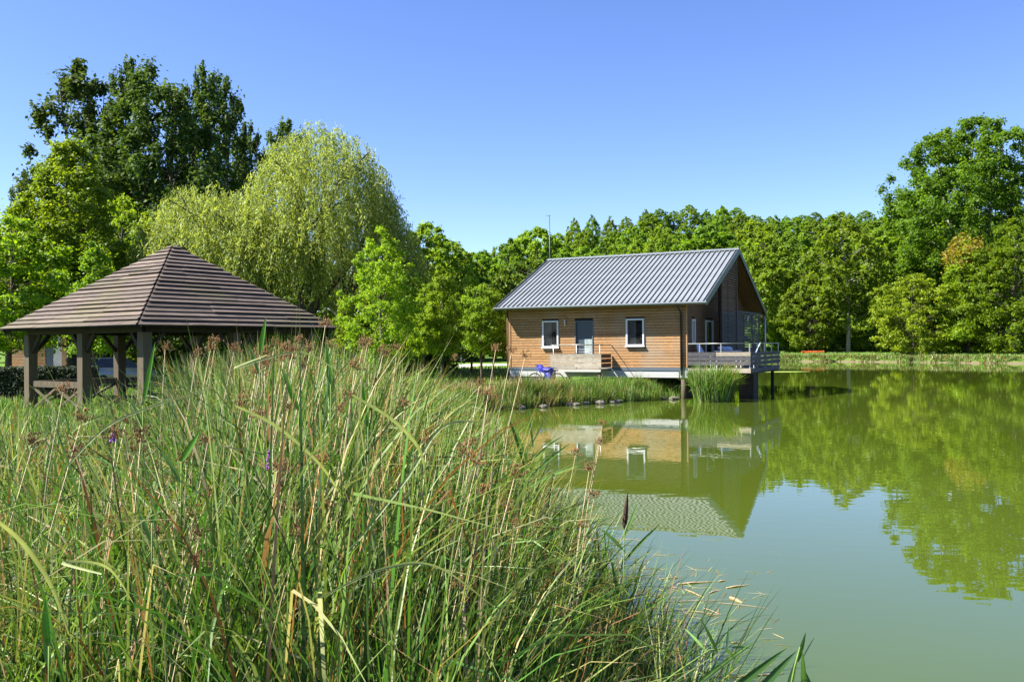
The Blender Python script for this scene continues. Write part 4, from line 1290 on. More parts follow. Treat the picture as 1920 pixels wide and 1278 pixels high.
# woodland trees, row upon row up the hill
for r_i, (Ylo, Yhi, px0, px1, step, hs, lab, grp) in enumerate((
        (150, 160, 955, 1420, 46, 1.0, 'woodland tree in the first row behind the cabin roof', 'front row of woodland trees behind the cabin'),
        (160, 176, 1400, 1960, 50, 1.0, 'woodland tree in the first row behind the far bank', 'front row of woodland trees on the far bank'),
        (195, 215, 900, 1960, 42, 1.0, 'woodland tree on the lower slope of the hill', 'woodland trees on the lower slope'),
        (250, 275, 860, 1960, 36, 1.0, 'woodland tree on the middle slope of the hill', 'woodland trees on the middle slope'),
        (330, 360, 780, 1960, 30, 1.0, 'woodland tree along the crest of the hill', 'woodland trees along the hill crest'))):
    px = px0
    while px < px1:
        Y = rnd.uniform(Ylo, Yhi)
        k = rnd.choice(['wood_a', 'wood_b', 'wood_b', 'wood_c', 'wood_c' if r_i != 1 else 'wood_d'])
        # height follows the treeline of the photograph: low at the left, higher behind the cabin
        tpx = np.interp(px, [780, 950, 1020, 1080, 1180, 1320, 1420, 1650, 1960], [452, 450, 436, 410, 394, 378, 398, 396, 392])
        target = at(px, tpx, Y).z
        x = at(px, 640, Y).x
        base_h = {'wood_a': 18, 'wood_b': 19, 'wood_c': 15, 'wood_d': 17}[k]
        want = target - gz(x, Y)
        lim = 21 if r_i < 2 else 19
        h = min(max(want, 6), lim) * rnd.uniform(.80, 1.04)
        s = h / base_h
        plant_tree('woodland_tree', T[k], x, Y, lab, 'tree', grp, None, max(s, .75) * rnd.uniform(.85, 1.05), s)
        px += step * rnd.uniform(.75, 1.25)

# shrubs along the far bank
for i, px in enumerate((1475, 1502, 1530, 1560, 1622, 1660, 1752, 1790, 1850, 1885, 1935)):
    Y = np.interp(px, [1475, 1700, 1935], [134, 124, 112]) + rnd.uniform(-2, 3)
    k = 'shrub' if i % 2 else 'shrub_l'
    s = rnd.uniform(.7, 1.15)
    place(k, px, Y, 'rounded shrub at the foot of the far bank trees', 'shrubs under the far bank trees', s, s, name='shrub', cat='shrub')
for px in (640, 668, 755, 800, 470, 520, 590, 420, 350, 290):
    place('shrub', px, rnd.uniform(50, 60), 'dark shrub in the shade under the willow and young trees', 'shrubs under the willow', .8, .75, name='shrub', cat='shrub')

# clipped dark hedge behind the gazebo
hn = 9000
ha = at(-60, 690, 33.5).x; hb = at(178, 690, 33.5).x; hz = gz((ha + hb) / 2, 33.5)
htop = at(60, 689, 33.5).z - hz
face_ = rng.integers(0, 4, hn)
hx_ = rng.uniform(-(hb - ha) / 2, (hb - ha) / 2, hn); hy_ = rng.uniform(-.5, .5, hn); hz_ = rng.uniform(.05, htop, hn)
hz_ = np.where(face_ == 0, htop + rng.normal(size=hn) * .02, hz_); hy_ = np.where(face_ >= 2, -.5 + rng.normal(size=hn) * .03, hy_)
hnorm = unit(np.stack([rng.normal(size=hn) * .4 - .1, np.where(face_ >= 2, -.8, -.1) + rng.normal(size=hn) * .4, np.where(face_ == 0, 1., .3) + rng.normal(size=hn) * .3], 1))
hroot = empty('hedge', ((ha + hb) / 2, 33.5, hz), 0, 'dark low clipped hedge running behind the left gazebo posts', 'hedge')
link('foliage', leaf_mesh('foliage', np.stack([hx_, hy_, hz_], 1), hnorm, .035 + .03 * rng.random(hn), .6, M['hedge_leaf'], rng.random(hn)), hroot)
MB().box(-(hb - ha) / 2 + .05, -.44, 0, (hb - ha) / 2 - .05, .44, htop - .05).build('inner_growth', M['dark_timber'], hroot)

# willow
def make_willow():
    g = np.random.default_rng(99)
    lobes = [  # centre x, y, z(top of dome base), rx, ry, rz, strands
        (1.9, 0, 7.6, 4.2, 4.4, 5.2, 900), (-4.6, -.5, 5.6, 3.8, 4.0, 4.1, 620), (4.3, .5, 5.6, 2.9, 3.6, 4.2, 420), (-1.6, -.8, 5.6, 3.4, 3.8, 3.5, 480), (-7.0, 0, 4.6, 2.0, 2.6, 3.0, 200), (6.4, .3, 4.6, 1.4, 2.4, 3.2, 70)]
    P = []; Dv = []; tone = []
    for li, (cx, cy, cz, rx, ry, rz_, ns) in enumerate(lobes):
        for s in range(int(ns * 1.25)):
            th = g.random() * 6.283; ph = math.acos(1 - g.random() * 1.15)
            rr_ = .62 + .42 * g.random() ** .6
            p0 = np.array([cx + rx * rr_ * math.sin(ph) * math.cos(th), cy + ry * rr_ * math.sin(ph) * math.sin(th), cz + rz_ * rr_ * math.cos(ph)])
            out = np.array([math.cos(th), math.sin(th), 0]) * (.3 + .5 * g.random()) * math.sin(ph)
            L_ = g.uniform(.7, 2.9); k = int(L_ / .052)
            t = np.linspace(0, 1, k)
            sw = g.normal(size=2) * .25
            q = p0 + np.outer(t, out) * 1.1 + np.stack([sw[0] * t * t, sw[1] * t * t, .35 * np.sin(t * 2.2) - L_ * t ** 1.35], 1)
            q = q + g.normal(size=q.shape) * .10
            P.append(q); tone.append(np.clip(np.full(k, g.random() * .6) + g.random(k) * .4, 0, 1))
    P = np.concatenate(P); tone = np.concatenate(tone)
    ok = P[:, 2] > .5
    P = P[ok]; tone = tone[ok]
    n = len(P)
    Nn = unit(g.normal(size=(n, 3)) * .6 + np.array([-.2, -.45, .35]))
    drop = np.tile(np.array([.15, 0, -1.0]), (n, 1)) + g.normal(size=(n, 3)) * .35
    crown = leaf_mesh('crown', P, Nn, 0.085 + .065 * g.random(n), .22, M['willow_leaf'], tone, droop=drop)
    mb = MB()
    rr2 = random.Random(4)
    mb.tube([(0, 0, -.4), (.1, 0, 1.5), (.4, .1, 3.0), (1.3, 0, 5.6), (1.9, 0, 8.6), (2.1, 0, 11.5)], [.6, .45, .38, .25, .16, .06], 9)
    mb.tube([(.2, 0, 1.8), (-1.3, -.3, 3.2), (-3.4, -.5, 4.9), (-5.0, -.5, 6.8), (-5.4, -.4, 8.4)], [.34, .28, .2, .12, .05], 8)
    mb.tube([(.4, .1, 2.6), (2.0, .5, 4.4), (3.9, .5, 6.4), (4.6, .5, 8.4)], [.28, .22, .14, .05], 8)
    mb.tube([(-1.3, -.3, 3.2), (-1.5, -.9, 5.6), (-1.6, -.9, 8.5)], [.2, .14, .05], 7)
    for (cx, cy, cz, rx, ry, rz_, ns) in lobes:
        for k in range(14):
            th = rr2.random() * 6.28
            e_ = Vector((cx + rx * .8 * math.cos(th), cy + ry * .8 * math.sin(th), cz + rz_ * rr2.uniform(.2, .8)))
            s_ = Vector((cx * .7, cy, cz - 1 + rr2.uniform(-1, 1.5)))
            mb.tube([s_, s_.lerp(e_, .5) + Vector((0, 0, .6)), e_], [.08, .05, .02], 4, cap=False)
    return mb.mesh('trunk', M['bark'], True), crown
T['willow'] = make_willow()
wx = at(545, 640, 52).x
plant_tree('willow_tree', T['willow'], wx, 52, 'big weeping willow with pale drooping foliage right of the gazebo peak', 'willow', rz=0.0, sc=1.0, sz=1.12)

# ------------------------------------------------------------------ blades (grass, sedge, reeds)
def blades(X, Y, Z, L, w, th0, kap, az, colr, seg=7, wid_pow=.7, twist=None, tipcol=None, name='sedge', mat=None, zmin=None, kink=None, kexp=1.6):
    """numpy strips that bend over: returns mesh"""
    n = len(X)
    t = np.linspace(0, 1, seg + 1)
    ang = th0[:, None] + kap[:, None] * (t[None, :] ** kexp)
    if kink is not None: ang = ang + kink[0][:, None] * (t[None, :] > kink[1][:, None])
    ds = (L / seg)[:, None]
    hx = np.cumsum(np.sin(ang) * ds, 1) - np.sin(ang) * ds; hz = np.cumsum(np.cos(ang) * ds, 1) - np.cos(ang) * ds
    ca, sa_ = np.cos(az)[:, None], np.sin(az)[:, None]
    cx = X[:, None] + hx * ca; cy = Y[:, None] + hx * sa_; cz = Z[:, None] + hz
    if zmin is not None: cz = np.maximum(cz, zmin)
    prof_ = (1 - t ** 2.2) ** wid_pow * (.65 + .35 * np.minimum(1, t * 3))
    tw = (twist if twist is not None else np.zeros(n))[:, None] + t[None, :] * .6
    # width direction: mix of the horizontal normal and the bending plane normal
    wxv = -sa_ * np.cos(tw) + ca * np.sin(tw) * np.cos(ang); wyv = ca * np.cos(tw) + sa_ * np.sin(tw) * np.cos(ang); wzv = -np.sin(tw) * np.sin(ang)
    hw = (w[:, None] * prof_[None, :]) * .5
    V = np.empty((n, seg + 1, 2, 3))
    V[:, :, 0, 0] = cx - wxv * hw; V[:, :, 0, 1] = cy - wyv * hw; V[:, :, 0, 2] = cz - wzv * hw
    V[:, :, 1, 0] = cx + wxv * hw; V[:, :, 1, 1] = cy + wyv * hw; V[:, :, 1, 2] = cz + wzv * hw
    base = (np.arange(n) * (seg + 1) * 2)[:, None] + (np.arange(seg) * 2)[None, :]
    F = np.stack([base, base + 1, base + 3, base + 2], -1).reshape(-1, 4)
    c = np.repeat(colr[:, None, :], seg + 1, 1)
    if tipcol is not None:
        mix = np.clip((t[None, :, None] - tipcol[1][:, None, None]) * 2.2, 0, 1)
        c = c * (1 - mix) + tipcol[0][:, None, :] * mix
    c = np.repeat(c[:, :, None, :], 2, 2).reshape(-1, 3)
    return np_mesh(name, V.reshape(-1, 3), F, mat or M['blade'], {'Col': c}, smooth=True)


PAL = np.array([(.035, .085, .014), (.065, .135, .020), (.11, .19, .030), (.17, .25, .055), (.27, .33, .11), (.36, .33, .17), (.34, .24, .11), (.22, .095, .035), (.09, .20, .018)])


def pick(n, p):
    p = np.array(p, float); p /= p.sum()
    c = PAL[rng.choice(len(PAL), n, p=p)] * .78
    return c * 1.12 * (.70 + .6 * rng.random((n, 1))) * (1 + .10 * rng.normal(size=(n, 3)))


def hlimit(s):
    return np.interp(s, [-.60, -.47, -.40, -.33, -.26, -.18, -.10, -.04, 0.02, .08, .14, .2, .3], [1.38, 1.45, 1.62, 1.82, 1.95, 1.90, 1.58, 1.42, 1.25, .98, .78, .6, .45])

# shore line x for a given y on the near bank
def shore_x(y):
    return np.interp(y, POND[:8, 1], POND[:8, 0])

# main sedge bed in tussocks
NT = 900
ty = 2.6 + 14.5 * rng.random(NT) ** 1.35
half = .62 * ty + .8
right = np.minimum(shore_x(ty) + .12, .30 * ty + .2)
tx = -half + (right + half) * rng.random(NT)
per = 27
tid = np.repeat(np.arange(NT), per)
n = len(tid)
bx = tx[tid] + rng.normal(size=n) * .10; by = ty[tid] + rng.normal(size=n) * .10
ok = (by > 2.3) & ~((bx / by < -.36) & (by > 7.5 + 4 * rng.random(n)))
bx, by, tid = bx[ok], by[ok], tid[ok]; n = len(bx)
bzv = np.maximum(ground_z(bx, by), -.05)
lim = hlimit(bx / by)
Lb = lim * (.55 + .62 * rng.random(n)) * (1 + .12 * rng.normal(size=NT)[tid])
Lb = np.clip(Lb, .4, lim * np.where(rng.random(n) < .01, 1.15, 1.04))
th0 = np.abs(rng.normal(size=n)) * .17 + .01
kap = rng.gamma(1.5, .38, n)
kap = np.where(rng.random(n) < .34, kap + rng.uniform(.6, 2.0, n), kap)
az = rng.random(n) * 6.283
az = np.where((rng.random(n) < .3) & (bx / by > -.08), rng.normal(size=n) * .7, az)
colr = pick(n, [26, 24, 18, 11, 8, 6, 6, 6, 12])
tipc = pick(n, [0, 2, 4, 8, 16, 18, 9, 4, 1])
wb = .008 + .013 * rng.random(n) ** 1.8
wb *= np.clip(by / 6, 1, 2.0) * np.clip(by / 3.6, .6, 1)
tag(link('sedge_bed', blades(bx, by, bzv, Lb, wb, th0, kap, az, np.clip(colr, 0, 1), 8, twist=rng.normal(size=n) * .7, tipcol=(np.clip(tipc, 0, 1), .55 + .6 * rng.random(n)), name='sedge_bed', zmin=.01, kexp=2.3, kink=(np.where(rng.random(n) < .17, rng.uniform(.5, 2.0, n), 0), rng.uniform(.35, .85, n)))),
    'tall mixed green and straw coloured sedges filling the near bank', 'sedge', kind='stuff')

# low dense undergrowth under the sedges
n = 11000
by = 2.4 + 13 * rng.random(n) ** 1.2
half = .62 * by + .8
rt = np.minimum(shore_x(by) + .12, .3 * by)
bx = -half + (rt + half) * rng.random(n)
bzv = np.maximum(ground_z(bx, by), -.02)
tag(link('undergrowth', blades(bx, by, bzv, .2 + .4 * rng.random(n), .009 + .008 * rng.random(n), np.abs(rng.normal(size=n)) * .3, rng.gamma(2, .4, n), rng.random(n) * 6.283,
    np.clip(pick(n, [18, 16, 10, 2, 1, 3, 8, 10, 4]) * .42, 0, 1), 4, name='undergrowth', zmin=.01)), 'low tangle of green and dry grass under the sedges', 'grass', kind='stuff')  # palette darkened, shaded gaps under the sedges painted into the blades

# meadow between the sedges and the gazebo / lane
n = 42000
by = 14 + 46 * rng.random(n) ** 1.5
bx = -.62 * by - 1 + (.62 * by + 1 + np.minimum(np.interp(by, [14, 26, 32.6, 36, 40, 60], [-.8, -1.2, -.6, -.2, -2, 2]), 3)) * rng.random(n)
ok = pond_sd(np.stack([bx, by], 1)) > .15
ok &= ~((by > 58.5))
bx, by = bx[ok], by[ok]; n = len(bx)
hh = np.interp(by, [14, 24, 34, 60], [.58, .42, .24, .14]) * np.where(bx > -3.5, 1.35, 1.0)
tag(link('meadow_grass', blades(bx, by, ground_z(bx, by), hh * (.6 + .7 * rng.random(n)), .014 + .0008 * by * rng.random(n) * 1.2, np.abs(rng.normal(size=n)) * .25, rng.gamma(2, .35, n), rng.random(n) * 6.283,
    np.clip(pick(n, [8, 18, 22, 14, 6, 3, 2, 1, 22]), 0, 1), 3, name='meadow_grass')), 'green meadow grass between the sedges and the gazebo', 'grass', kind='stuff')

# bank grasses in front of the cabin
def strip_points(pts, n, spread, g=rng):
    pts = np.array(pts, float)
    seg = np.linalg.norm(np.diff(pts, axis=0), axis=1); cum = np.concatenate([[0], np.cumsum(seg)])
    s = g.random(n) * cum[-1]
    x = np.interp(s, cum, pts[:, 0]); y = np.interp(s, cum, pts[:, 1])
    return x + g.normal(size=n) * spread, y + g.normal(size=n) * spread, s / cum[-1]

def bank_blades(name, label, pts, n, spread, h, pal, w=.016, seg=4, cluster=0, kmul=1.0, cat='grass', bright=1.0):
    x, y, s = strip_points(pts, n, spread)
    if cluster:
        cx, cy, _ = strip_points(pts, cluster, spread)
        k = rng.integers(0, cluster, n)
        x = cx[k] + rng.normal(size=n) * .16; y = cy[k] + rng.normal(size=n) * .16
        hc = (.6 + .6 * rng.random(cluster))[k]
    else:
        hc = np.ones(n)
    sdv = pond_sd(np.stack([x, y], 1))
    ok = sdv > -.05
    x, y, hc = x[ok], y[ok], hc[ok]; m = len(x)
    z = np.maximum(ground_z(x, y), 0)
    o = link(name, blades(x, y, z, h * hc * (.5 + .8 * rng.random(m)), w * (.6 + .8 * rng.random(m)), np.abs(rng.normal(size=m)) * .3, rng.gamma(2, .4, m) * kmul, rng.random(m) * 6.283, np.clip(pick(m, pal) * bright, 0, 1), seg, name=name))
    return tag(o, label, cat, kind='stuff')

bank_blades('bank_grass', 'fresh green grass on the bank in front of the cabin', [(1.2, 36.4), (3.2, 37.6), (5.6, 39.0), (6.6, 39.3)], 9000, .55, .42, [2, 8, 20, 22, 8, 1, 0, 0, 50], cluster=160, bright=1.2)
bank_blades('bank_sedge', 'tufts of green and brown sedge along the water below the cabin', [(-.4, 33.2), (1.3, 35.0), (3.8, 36.7), (6.0, 38.3)], 9000, .24, .66, [6, 14, 18, 16, 10, 5, 4, 4, 26], cluster=90)
bank_blades('brown_sedge', 'rusty brown sedge fringe left of the cabin bank', [(-2.4, 31.5), (-1.0, 33.6), (.8, 35.2), (2.2, 36.2)], 8000, .5, .60, [4, 4, 6, 6, 5, 14, 20, 20, 2], cluster=120)
bank_blades('far_bank_sedge', 'ochre and rust sedge fringe along the far bank', [(22, 111), (34, 116), (41, 110.5), (46, 104.2), (52, 94.5), (60, 85.5)], 16000, .7, .42, [3, 8, 14, 14, 8, 10, 8, 7, 14], w=.07, seg=3, cluster=700)
bank_blades('far_meadow', 'sunlit meadow grass on the far bank before the trees', [(24, 120), (36, 122), (44, 117), (50, 109), (58, 98), (66, 90)], 30000, 3.2, .42, [1, 5, 18, 26, 10, 2, 1, 0, 34], w=.07, seg=3, bright=1.35)
bank_blades('orange_flowers', 'strip of orange-red flowers on the far bank left of the pale trunk', [(43, 133), (50, 133)], 10, .1, .1, [1, 1, 1, 1, 1, 1, 1, 1, 1])
bpy.data.objects.remove(bpy.data.objects['orange_flowers'])
fm = MB()
for k in range(130):
    q = at(rnd.uniform(1503, 1546), 650, rnd.uniform(121, 123)); zz = gz(q.x, q.y) + rnd.uniform(.35, .62)
    fm.ball((q.x, q.y, zz), .09, .09, .04, 5, 3)
tag(fm.build('orange_flowers', M['orange_flower']), 'strip of orange-red flowers on the far bank', 'flowers', kind='stuff')

# reed clump in the water in front of the cabin corner
rcx, rcy = cab(1.45, -1.3, 0).x, cab(1.45, -1.3, 0).y
rcl = empty('reed_clump', (rcx, rcy, 0), 0, 'fresh green reed clump growing in the water at the cabin corner', 'reeds')
n = 1500
th = rng.random(n) * 6.283; rr0 = np.sqrt(rng.random(n)) * .75
X_ = np.cos(th) * rr0; Y_ = np.sin(th) * rr0 * .7
azr = np.arctan2(Y_, X_) + rng.normal(size=n) * .8
cr_ = pick(n, [2, 6, 16, 26, 14, 4, 1, 0, 40]) * 1.15
link('leaves', blades(X_, Y_, np.full(n, -.05), 1.0 + .75 * rng.random(n), .022 + .018 * rng.random(n), .05 + .35 * rr0 * rng.random(n), rng.gamma(2, .4, n), azr, np.clip(cr_, 0, 1), 5, name='leaves'), rcl)
n = 700
th = rng.random(n) * 6.283; rr0 = np.sqrt(rng.random(n)) * .7
link('dry_stems', blades(np.cos(th) * rr0, np.sin(th) * rr0 * .7, np.full(n, -.05), .4 + .55 * rng.random(n), .014 + .012 * rng.random(n), np.abs(rng.normal(size=n)) * .2, rng.gamma(1.5, .3, n), rng.random(n) * 6.283,
     np.clip(pick(n, [0, 0, 1, 2, 5, 20, 20, 8, 0]), 0, 1), 3, name='dry_stems'), rcl)
n = 70
link('seed_plumes', blades(rng.normal(size=n) * .25 + .25, rng.normal(size=n) * .2, np.full(n, 0), 1.55 + .35 * rng.random(n), np.full(n, .03), .25 + .1 * rng.random(n), .2 + .4 * rng.random(n), rng.normal(size=n) * .3 + .2,
     np.clip(pick(n, [0, 0, 0, 0, 4, 8, 10, 4, 0]), 0, 1), 5, name='seed_plumes'), rcl)

# stones along the cabin shore
for k in range(15):
    x, y, _ = strip_points([(.2, 33.2), (1.5, 34.5), (4, 36.3), (6.3, 38.0), (8.0, 39.3)], 1, .12)
    s_ = rnd.uniform(.06, .17)
    m = MB().ball((0, 0, 0), s_ * 1.3, s_, s_ * .6, 7, 5)
    m.v = [tuple(c * (1 + .18 * math.sin(i * 2.3 + k)) for c in v_) for i, v_ in enumerate(m.v)]
    o = m.build('shore_stone', M['stone']); o.location = (float(x[0]), float(y[0]), max(.02, gz(float(x[0]), float(y[0]))) + s_ * .2)
    tag(o, 'pale rounded stone at the water line below the cabin', 'stone', 'stones along the cabin shore')
# algae film right of the deck
am = MB(); q0 = at(1474, 697, 80)
yy = 2.33 * 1700 / (697 - 643.0)
cx_ = (1474 - 960) / 1700 * yy
pts = [(cx_ + 1.9 * math.cos(a) * (1 + .15 * math.sin(3 * a)), yy + .9 * math.sin(a) * (1 + .2 * math.cos(4 * a)), .012) for a in np.linspace(0, 6.283, 25)[:-1]]
am.v = pts + [(p_[0], p_[1], .004) for p_ in pts]; am.f = [tuple(range(24))] + [(k, 24 + k, 24 + (k + 1) % 24, (k + 1) % 24) for k in range(24)]
tag(am.build('algae_patch', M['algae']), 'thin yellow-green algae patch floating right of the deck', 'algae')

# ------------------------------------------------------------------ foreground individuals
def leaf_part(root, p0, p1, w, sag=.0, col=(.10, .20, .05), name='leaf', mid=.35, seg=8, fold=.3):
    """single long leaf from p0 to p1 (world), with a folded midrib"""
    o_ = root.location
    p0 = Vector(p0) - o_; p1 = Vector(p1) - o_
    d = p1 - p0; Ln = d.length; dn = d.normalized()
    s = dn.cross(Vector((0, -1, .25))).normalized(); u = s.cross(dn).normalized()
    V = []; F = []; Cc = []
    for i in range(seg + 1):
        t = i / seg
        c = p0 + d * t + Vector((0, 0, 1)) * (sag * 4 * t * (1 - t))
        hw = w / 2 * (math.sin(math.pi * min(1, (t ** .75) * .93 + .07)) ** .8)
        V += [tuple(c - s * hw + u * hw * fold), tuple(c), tuple(c + s * hw + u * hw * fold)]
        k = (.85 + .3 * t) * .8
        Cc += [(col[0] * k * .8, col[1] * k * .8, col[2] * k * .8), (col[0] * k * 1.5, col[1] * k * 1.4, col[2] * k * 1.5), (col[0] * k, col[1] * k, col[2] * k)]
    for i in range(seg):
        a = i * 3
        F += [(a, a + 1, a + 4, a + 3), (a + 1, a + 2, a + 5, a + 4)]
    me = np_mesh(name, np.array(V), np.array(F), M['blade'], {'Col': np.array(Cc)}, smooth=True)
    return link(name, me, root)


def stem_part(root, pts, r, col_mat, name='stem'):
    pts = [Vector(p) - root.location for p in pts]
    return MB().tube(pts, r, 6).build(name, col_mat, root, True)

M['green_stem'] = simple('green_stem', (0.13, 0.20, 0.05), 0.7, var=0.25, scale=20, spec=0.15)
M['dry_stem'] = simple('dry_stem', (0.40, 0.32, 0.17), 0.7, var=0.25, scale=20)

GREEN1 = (.055, .135, .03); GREEN2 = (.12, .25, .05); PALE = (.24, .33, .12)
# reed in the bottom right corner
rb = at(1500, 1330, 3.0)
r = empty('common_reed', rb, 0, 'dark green reed shoot with narrow leaves in the bottom right foreground', 'reed')
stem_part(r, [at(1475, 1330, 3.0), at(1490, 1250, 3.0), at(1500, 1212, 3.0)], [.004, .0035, .002], M['green_stem'])
for (a, b_, w, c) in (((1330, 1330), (1478, 1212), .026, GREEN1), ((1392, 1330), (1495, 1218), .028, GREEN1), ((1470, 1325), (1497, 1224), .022, GREEN1),
                      ((1508, 1325), (1504, 1215), .022, GREEN1), ((1533, 1320), (1500, 1240), .014, GREEN1), ((1496, 1240), (1511, 1184), .014, GREEN1), ((1504, 1235), (1528, 1193), .006, PALE), ((1400, 1330), (1460, 1243), .012, PALE)):
    leaf_part(r, at(*a, 3.0 + rnd.uniform(-.1, .1)), at(*b_, 3.0 + rnd.uniform(-.15, .15)), w, .004, c)
# reed whose long leaves cross the water
rb = at(1280, 1330, 3.6)
r = empty('common_reed', rb, 0, 'green reed whose crossing leaves lie over the water left of the corner reed', 'reed')
stem_part(r, [at(1180, 1330, 3.6), at(1265, 1262, 3.7), at(1330, 1218, 3.8), at(1358, 1214, 3.8)], [.005, .004, .003, .002], M['green_stem'])
for (a, b_, w, c) in (((1285, 1300), (1415, 1199), .018, GREEN2), ((1310, 1285), (1420, 1201), .010, PALE), ((1345, 1222), (1314, 1160), .013, GREEN1), ((1362, 1214), (1367, 1172), .011, GREEN1),
                      ((1358, 1214), (1386, 1245), .010, GREEN1), ((1372, 1213), (1408, 1215), .009, GREEN1), ((1325, 1222), (1282, 1176), .012, GREEN2), ((1330, 1280), (1345, 1235), .018, GREEN1), ((1230, 1300), (1350, 1222), .007, PALE)):
    leaf_part(r, at(*a, 3.6 + rnd.uniform(-.1, .1)), at(*b_, 3.7 + rnd.uniform(-.15, .15)), w, .004, c)
# cattail-like plume
rb = at(1168, 1240, 5.6)
r = empty('plumed_reed', rb, 0, 'slender reed with one dark brown plume standing before the roof reflection', 'reed')
stem_part(r, [at(1166, 1235, 5.6), at(1169, 1100, 5.6), at(1171, 985, 5.6)], [.005, .004, .0025], M['green_stem'])
pm = MB(); A = at(1170, 990, 5.6) - rb; B_ = at(1177, 922, 5.6) - rb
pm.tube([A, A.lerp(B_, .25), A.lerp(B_, .6), B_], [.006, .018, .013, .002], 8)
for k in range(60):
    t = rnd.random(); c = A.lerp(B_, t); dd = Vector((rnd.uniform(-1, 1), rnd.uniform(-1, 1), rnd.uniform(.6, 1.4))) * .022 * (1.1 - t)
    pm.bar(c, c + dd, .003, .003)
pm.build('plume', M['cattail'], r, False)
for (a, b_, w, c) in (((1170, 1010), (1198, 940), .016, GREEN2), ((1172, 1050), (1240, 980), .018, GREEN2), ((1168, 1030), (1126, 992), .020, GREEN1), ((1160, 1120), (1146, 1050), .022, GREEN1),
                      ((1175, 1070), (1222, 1032), .012, PALE), ((1168, 1150), (1196, 1098), .020, GREEN1), ((1166, 1180), (1262, 1110), .02, GREEN2)):
    leaf_part(r, at(*a, 5.6), at(*b_, 5.6 + rnd.uniform(-.2, .2)), w, .01, c)
# upright reed before the water
rb = at(990, 1010, 6.6)
r = empty('common_reed', rb, 0, 'reed with fanned bright leaves at the edge of the sedges before the cabin bank', 'reed')
stem_part(r, [at(975, 1000, 6.6), at(990, 900, 6.6), at(1003, 830, 6.6)], [.006, .005, .003], M['green_stem'])
for (a, b_, w, c) in (((985, 880), (950, 775), .022, GREEN1), ((990, 870), (962, 800), .022, GREEN1), ((992, 870), (1060, 815), .018, GREEN2), ((990, 900), (1075, 828), .022, GREEN2),
                      ((988, 915), (1090, 872), .022, GREEN2), ((1000, 840), (990, 765), .016, GREEN1), ((985, 905), (930, 840), .02, GREEN1), ((992, 845), (1040, 760), .010, PALE)):
    leaf_part(r, at(*a, 6.6), at(*b_, 6.6 + rnd.uniform(-.3, .3)), w, .02, c)
# bright upright spears among the sedges
for i, (x0, y0, x1, y1, Yd, w, lab) in enumerate((
        (487, 665, 499, 592, 4.6, .024, 'bright green reed spear rising against the gazebo eave'),
        (268, 760, 291, 640, 4.2, .022, 'bright green reed spear in front of the gazebo shade'),
        (340, 865, 375, 808, 3.6, .026, 'short broad green blade leaning right in the left sedges'),
        (285, 980, 302, 930, 3.2, .022, 'broad green blade low in the left sedges below the spear'),
        (92, 1210, 86, 1120, 2.7, .030, 'broad bright green blade near the bottom left corner'),
        (620, 720, 612, 640, 4.8, .022, 'green reed spear just right of the gazebo corner'),
        (690, 800, 676, 690, 4.6, .020, 'tall green spear in front of the largest young tree'),
        (560, 770, 528, 690, 4.4, .024, 'dark green blade leaning left under the gazebo right corner'))):
    Yd *= .8; w *= .85
    rb = at(x0, y0 + 160, Yd)
    r = empty('reed_spear', rb, 0, lab, 'reed')
    stem_part(r, [rb, at(x0, y0, Yd)], [.003, .0025], M['green_stem'])
    leaf_part(r, at(x0, y0, Yd), at(x1, y1, Yd), w, .0, (.09, .26, .02))
    leaf_part(r, at(x0, y0 + 40, Yd), at(x0 - (x1 - x0) * .8 - 12, y0 - 20, Yd), w * .7, .01, GREEN2)
